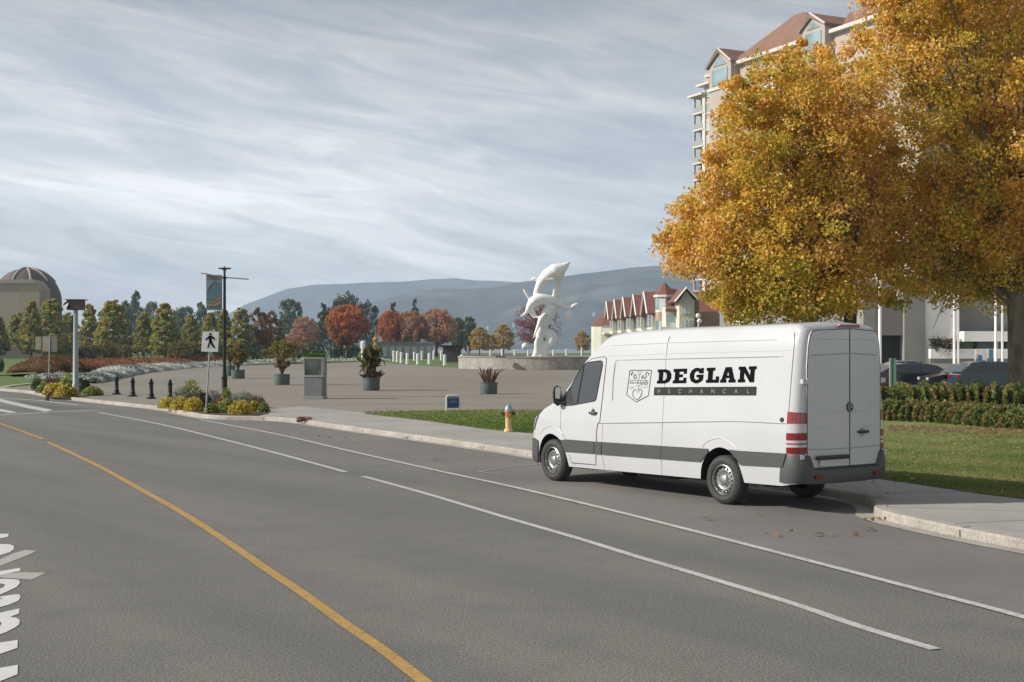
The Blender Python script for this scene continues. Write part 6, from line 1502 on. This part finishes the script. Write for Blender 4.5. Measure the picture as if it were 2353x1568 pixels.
mound('silver_ground_cover', [GP(205, 881)]+path, [1.0, 1.8, 3.0, 3.4, 4, 4.5, 5, 5], [.35, .62, .75, .72, .62, .55, .5, .5], SG, 9000, .26, 'wavy silver grey ground cover along the plaza edge', mat('sage_core', (.14, .165, .15), rough=1, col2=(.30, .32, .28), vscale=1.3, stretch=(.5, 1.8, 1)), twist=True, aspect=.22)
mound('silver_ground_cover', [GP(490, 840), GP(540, 838), GP(600, 836), GP(660, 833), GP(760, 830), GP(880, 828)], 5, [.5, .55, .6, .6, .4, .3], SG, 2600, .34, 'thin pale ground cover and stones behind the tub shrubs', mat('stone_core', (.20, .19, .165), rough=1, col2=(.42, .40, .36), vscale=1.0), aspect=.5)
OR_ = [(.14, .045, .022), (.24, .075, .03), (.30, .11, .035), (.18, .11, .05)]
mound('orange_ground_cover', [GP(170, 851), GP(215, 843), GP(270, 837), GP(340, 833), GP(420, 831), GP(510, 830)], [5, 6, 8, 9, 9, 9], [.9, .9, .8, .7, .7, .7], OR_, 6500, .34, 'strip of orange red ground cover behind the silver strip', mat('orange_core', (.20, .07, .03), rough=1, col2=(.28, .12, .05), vscale=.6))
mound('brown_grass_mound', [GP(55, 861), GP(85, 858), GP(112, 857), GP(145, 856), GP(172, 857)], [2.5, 5, 6, 6, 3.5], [.4, 1.15, 1.65, 1.45, .5], [(.13, .065, .025), (.22, .11, .04), (.17, .12, .045), (.26, .15, .06)], 7000, .30, 'low brown mound of dry foliage left of the camera pole', mat('brown_core', (.15, .085, .035), rough=1, col2=(.22, .13, .05), vscale=.8), aspect=.2)
mound('pale_ground_cover', [GP(75, 868), GP(110, 869), GP(150, 870), GP(190, 874)], 1.5, [.2, .35, .45, .3], SG, 1600, .2, 'small silver grey strip behind the left flower bed', MATS['sage_core'])

# ---- flower beds beside the road
YG = [(.34, .34, .06), (.50, .46, .08), (.66, .52, .08), (.70, .44, .07)]
GG = [(.10, .14, .035), (.20, .25, .06), (.36, .40, .09), (.50, .52, .14)]
GY = [(.13, .15, .115), (.20, .22, .17), (.28, .29, .22)]
PU = [(.12, .07, .06), (.20, .11, .08), (.15, .12, .11)]
def bushlet(name, u, v, wpx, hpx, pal, label, seed, n=420, leaf=.075, spiky=False, cat='plant', group='plants in the roadside beds'):
    rg = np.random.default_rng(seed); x, y = GP(u, v); W, H = wpx/2/FPX*y, hpx/FPX*y
    o = root(name, (x, y, KZ), 0, label, cat, group)
    d = rg.normal(size=(n, 3)); d /= np.linalg.norm(d, axis=1)[:, None]; d[:, 2] = abs(d[:, 2]); q = rg.random(n)**.3
    P = d*q[:, None]*np.array([W, W*.9, H]); P += rg.normal(0, .02, (n, 3)); P[:, 2] = np.maximum(P[:, 2], .01)
    leaf_mesh('foliage', P, leaf*(1.2 if spiky else 1), pal, rg, o, aspect=.25 if spiky else .7, up=.1)
    b = bmesh.new()
    for i in range(12): a = rg.random()*6.28; tube(b, [(0, 0, 0), (W*.6*math.cos(a), W*.6*math.sin(a), H*(.5+.45*rg.random()))], [.018, .006], 4)
    mk('stem', b, BARK, o); return o
# kerbed island bed: soil and its raised edge follow the road kerb
x_a, x_b = GP(366, 941)[0], GP(612, 952)[0]
island = [p for p in offset(kback, -.03) if x_a < p[0] < x_b and p[1] > 30][::-1]+[GP(618, 950), GP(607, 941), GP(560, 933), GP(500, 929), GP(440, 929), GP(395, 934)]
sheet('bed_soil', island, KZ+.01, MATS['soil'])
rr = random.Random(5)
B2 = [('yellow_shrub', 385, 943, 34, 22, YG, 'yellow green cushion at the left tip of the island bed'), ('yellow_shrub', 414, 946, 36, 28, YG, 'bright yellow cushion, second from the left in the island bed'), ('yellow_shrub', 446, 950, 40, 30, YG, 'golden cushion left of the pedestrian sign post'),
      ('grey_shrub', 420, 932, 44, 38, GY, 'grey leaved shrub at the left back of the island bed'), ('dark_shrub', 466, 944, 34, 38, DKG, 'dark shrub just left of the pedestrian sign post'), ('green_shrub', 440, 930, 40, 52, GG, 'tall lime green shrub behind the sign post'), ('green_shrub', 520, 938, 22, 42, GG, 'narrow lime green shrub at the lamp post foot'),
      ('grey_shrub', 490, 936, 44, 32, GY, 'grey leaved shrub in the middle of the island bed'), ('red_shrub', 504, 946, 24, 22, [(.24, .07, .05), (.34, .14, .08)], 'small reddish shrub right of the sign post'), ('yellow_shrub', 486, 954, 28, 20, GG, 'olive cushion right beside the sign post foot'), ('pale_shrub', 524, 951, 44, 28, GG, 'pale green cushion in front of the lamp post'),
      ('yellow_shrub', 552, 957, 44, 30, YG, 'largest golden cushion spilling over the island kerb'), ('yellow_shrub', 583, 951, 24, 22, [(.44, .38, .04), (.50, .40, .05)], 'round bright yellow plant near the right tip of the island bed'), ('yellow_shrub', 606, 952, 22, 20, GG, 'olive yellow plant at the right tip of the island bed'),
      ('grey_grass', 560, 941, 60, 34, GY, 'wispy grey plant at the back right of the island bed'), ('purple_grass', 590, 945, 40, 30, PU, 'wispy purplish plant at the right of the island bed'), ('red_shrub', 594, 950, 18, 20, [(.26, .13, .07), (.33, .17, .09)], 'brownish orange plant beside the bright yellow one')]
for i, (nm, u, v, w_, h, pal, lb) in enumerate(B2): bushlet(nm, u, v-4.5, w_*1.25, h+3, pal, lb, 100+i, n=int(300+w_*20), spiky='grass' in nm or 'grey' in nm)
bed1 = [GP(74, 897), GP(95, 884), GP(150, 880), GP(210, 885), GP(236, 906), GP(200, 911), GP(150, 914), GP(112, 911)]
sheet('bed_soil', bed1, KZ+.01, MATS['soil'])
B1 = [('yellow_shrub', 100, 902, 34, 22, GG, 'olive cushion at the left tip of the left bed'), ('pale_shrub', 118, 908, 40, 28, YG, 'pale yellow cushion left of the dark marker stub'), ('yellow_shrub', 146, 912, 44, 28, YG, 'golden cushion in front of the left bed'), ('yellow_shrub', 166, 912, 30, 24, YG, 'golden cushion touching the camera pole'),
      ('green_shrub', 155, 900, 40, 44, GG, 'lime green shrub left of the camera pole'), ('grey_shrub', 84, 896, 26, 34, DKG, 'dark spiky shrub at the back left of the left bed'), ('purple_grass', 118, 896, 40, 40, PU, 'wispy purplish plant in the left bed'), ('dark_shrub', 192, 902, 34, 36, DKG, 'dark shrub right of the camera pole'), ('yellow_shrub', 212, 909, 50, 22, GG, 'broad olive cushion right of the camera pole'), ('grey_shrub', 134, 894, 44, 34, GY, 'grey leaved shrub at the back of the left bed'), ('pale_shrub', 132, 906, 26, 26, YG, 'pale yellow cushion in the middle of the left bed')]
for i, (nm, u, v, w_, h, pal, lb) in enumerate(B1): bushlet(nm, u, v, w_, h, pal, lb, 200+i, n=int(240+w_*12), leaf=.10, spiky='grass' in nm or 'grey' in nm)
x, y = GP(107, 916); b = bmesh.new(); tube(b, [(0, 0, 0), (.06, 0, .22), (.16, 0, .36)], [.11, .10, .08], 8); prop(mk('marker_stub', b, mat('stub_brown', (.11, .055, .02), rough=.8), None, False, (x, y, .05)), 'small leaning brown stub at the kerb below the left bed', 'stub')

# ---- hedges on the right
def hedge(name, pts, width, height, pal, n, leaf, label, seed):
    rg = np.random.default_rng(seed); pl_ = spline(pts, 8); t = root(name, (*pts[0], KZ), 0, label, 'hedge', 'clipped hedges beyond the lawn')
    A = np.array(pl_)-np.array(pts[0]); nseg = len(pl_)-1
    i0 = rg.integers(0, nseg, n); fr = rg.random(n); D = A[i0+1]-A[i0]; Dn = D/np.linalg.norm(D, axis=1)[:, None]; base = A[i0]+D*fr[:, None]; s_ = i0+fr
    lum = .86+.09*np.sin(s_*2.1+seed)+.06*np.sin(s_*5.3)+.03*np.sin(s_*11)
    th = rg.uniform(-.15, math.pi+.15, n); c, s2 = np.cos(th), np.sin(th); q = rg.uniform(.80, 1.06, n)
    f = np.sign(c)*np.abs(c)**.6*width/2*q*(.85+.25*np.sin(s_*3.7+1)); z = np.maximum(.02, np.abs(s2)**.6*height*q*lum)
    P = np.stack([base[:, 0]-Dn[:, 1]*f, base[:, 1]+Dn[:, 0]*f, z], 1)
    tid = np.clip(.5+.3*np.sin(s_*1.9)+.25*np.sin(s_*4.4), 0, 1)
    leaf_mesh('foliage', P, leaf, pal, rg, t, tid, aspect=.6, up=.25, jit=.35)
    bm = bmesh.new(); cols = []
    for j in range(7):
        a = math.pi*j/6; row = []
        for i, p in enumerate(A):
            k = min(i, nseg-1); dn = (A[k+1]-A[k]); dn = dn/np.linalg.norm(dn); ff = math.cos(a)*width/2*.80
            lm = .86+.09*math.sin(i*2.1+seed)+.06*math.sin(i*5.3)
            row.append(bm.verts.new((p[0]-dn[1]*ff, p[1]+dn[0]*ff, max(0, math.sin(a)*height*.80*lm))))
        cols.append(row)
    for j in range(6):
        for i in range(len(A)-1): bm.faces.new((cols[j][i], cols[j][i+1], cols[j+1][i+1], cols[j+1][i]))
    mk('dark_core', bm, mat('hedge_core', (.030, .028, .014), rough=1, var=.5, vscale=6), t); return t  # solid dark core inside the leaf layer, no separate branches
HG = [(.09, .12, .03), (.16, .21, .05), (.26, .30, .08), (.31, .28, .09), (.30, .19, .09)]
hedge('front_hedge', [GP(1960, 962), GP(2040, 964), GP(2120, 967), GP(2200, 971), GP(2290, 979), GP(2380, 986), GP(2480, 995)], 1.7, .62, HG, 26000, .105, 'front hedge row of light and dark green shrubs, nearest the lawn', 2)
hedge('back_hedge', [(XA(1940, 46.5), 46.8), (XA(2100, 46.5), 46.8), (XA(2220, 46), 46.6), (XA(2330, 45.5), 46), (XA(2480, 44), 45)], 2.2, 1.02, HG, 22000, .12, 'taller darker hedge row behind, reaching the big trunk', 6)
# fallen leaves: on the lawn below the hedge and a few on the road
def litter(name, P, size, pal, label, seed):
    rg = np.random.default_rng(seed); o = leaf_mesh(name, P, size, pal, rg, None, aspect=.7, up=6); prop(o, label, 'fallen leaves', None, 'stuff'); return o
n = 1300; u = rng.uniform(2040, 2460, n); v = 978+(u-2040)*.035+np.abs(rng.normal(0, 9, n)); Y = FPX*(HC-KZ)/(v-HZ)
litter('fallen_leaves', np.stack([(u-CX)/FPX*Y, Y, np.full(n, KZ+.03)], 1), .085, [(.34, .20, .12), (.42, .28, .17), (.30, .22, .11)], 'band of fallen orange leaves along the foot of the front hedge', 3)
n = 900; xs_ = rng.uniform(5, 17, n); Y = rng.uniform(20, 41, n); litter('fallen_leaves', np.stack([xs_, Y, np.full(n, KZ+.025)], 1), .08, [(.40, .22, .10), (.50, .34, .16), (.42, .40, .28)], 'scattered dry leaves on the right lawn', 4)
LR = [G(u, v) for u, v in ((668, 1003), (672, 1009), (700, 1000), (735, 1004), (748, 1003), (755, 1008), (790, 1008), (820, 1022), (930, 1009), (1098, 1033), (1003, 1057), (1006, 1062), (1026, 1068), (1002, 1086), (1624, 1197), (1742, 1186), (1783, 1233), (1816, 1225), (1886, 1234), (1893, 1232), (1984, 1221), (1966, 1232), (2015, 1197), (2008, 1199), (2002, 1198), (870, 1030), (842, 1016), (1180, 1060), (1240, 1130), (1320, 1160), (686, 968), (692, 970), (697, 971), (704, 973), (680, 967), (700, 975), (712, 975), (690, 973))]
for i, (x, y) in enumerate(LR):
    pass
P = []
for x, y in LR:
    for k in range(3): P.append((x+rng.normal()*.05, y+rng.normal()*.05, .035))
litter('road_leaves', np.array(P), .075, [(.20, .10, .05), (.34, .20, .11), (.42, .32, .22)], 'dry leaves scattered on the asphalt near the kerb', 8)
# reddish wet leaves clogging the kerb
P = np.array([(*G(u, v), .12) for u, v in zip(rng.uniform(682, 716, 160), rng.uniform(968, 976, 160))]); P[:, 2] = rng.uniform(.06, .16, 160)
litter('kerb_leaves', P, .12, [(.12, .035, .025), (.20, .07, .04)], 'clump of dark red leaves lying in the gutter right of the island bed', 9)
# grass blades on the lawn (short tufts where the camera is close)
n = 60000; u = rng.uniform(2025, 2420, n); v = 975+190*rng.random(n)**.7
Y = FPX*(HC-KZ)/(v-HZ); X = (u-CX)/FPX*Y
ed = np.array(les); 
def inlawn(X, Y):
    yy = np.interp(X, ed[:, 0], ed[:, 1]); return Y > yy+.03
k = inlawn(X, Y); P = np.stack([X[k], Y[k], np.full(k.sum(), KZ+.018)], 1)
go = leaf_mesh('grass', P, .052, [(.09, .14, .026), (.15, .20, .045), (.24, .27, .075), (.36, .29, .15)], rng, None, np.clip(.45+.35*np.sin(P[:, 0]*1.3+P[:, 1]*.7)*np.sin(P[:, 1]*.9), 0, 1), aspect=.2, up=-.6); prop(go, 'short mown grass on the right lawn', 'grass', None, 'stuff')
n = 26000; u = rng.uniform(836, 1260, n); v = 941+58*rng.random(n)**.8; Y = FPX*(HC-KZ)/(v-HZ); X = (u-CX)/FPX*Y
k = inlawn(X, Y) & (v > 946-(u-836)*.012); P = np.stack([X[k], Y[k], np.full(k.sum(), KZ+.02)], 1)
go = leaf_mesh('grass', P, .075, [(.07, .13, .018), (.11, .18, .03), (.16, .21, .045)], rng, None, None, aspect=.2, up=-.6); prop(go, 'short green grass on the lawn wedge behind the hydrant', 'grass', None, 'stuff')

# ================================================================ haze
HZM = bpy.data.materials.new('haze'); HZM.use_nodes = True; t_ = HZM.node_tree; t_.nodes.clear()
pv = t_.nodes.new('ShaderNodeVolumePrincipled'); pv.inputs['Color'].default_value = (.64, .82, 1.0, 1); pv.inputs['Density'].default_value = 0.00018; pv.inputs['Anisotropy'].default_value = 0.0
mo = t_.nodes.new('ShaderNodeOutputMaterial'); t_.links.new(pv.outputs[0], mo.inputs['Volume'])
b = bmesh.new(); box(b, -7400, 7400, -100, 7600, -8, 440); hz = prop(mk('haze', b, HZM), kind='stuff'); hz['label'] = 'pale blue haze filling the air over the lake and hills'; hz['category'] = 'haze'
# drop prototypes that were never placed
for kk, lst in PR_.items():
    for p in lst:
        if p.name not in USED:
            for c in list(p.children): bpy.data.objects.remove(c)
            bpy.data.objects.remove(p)
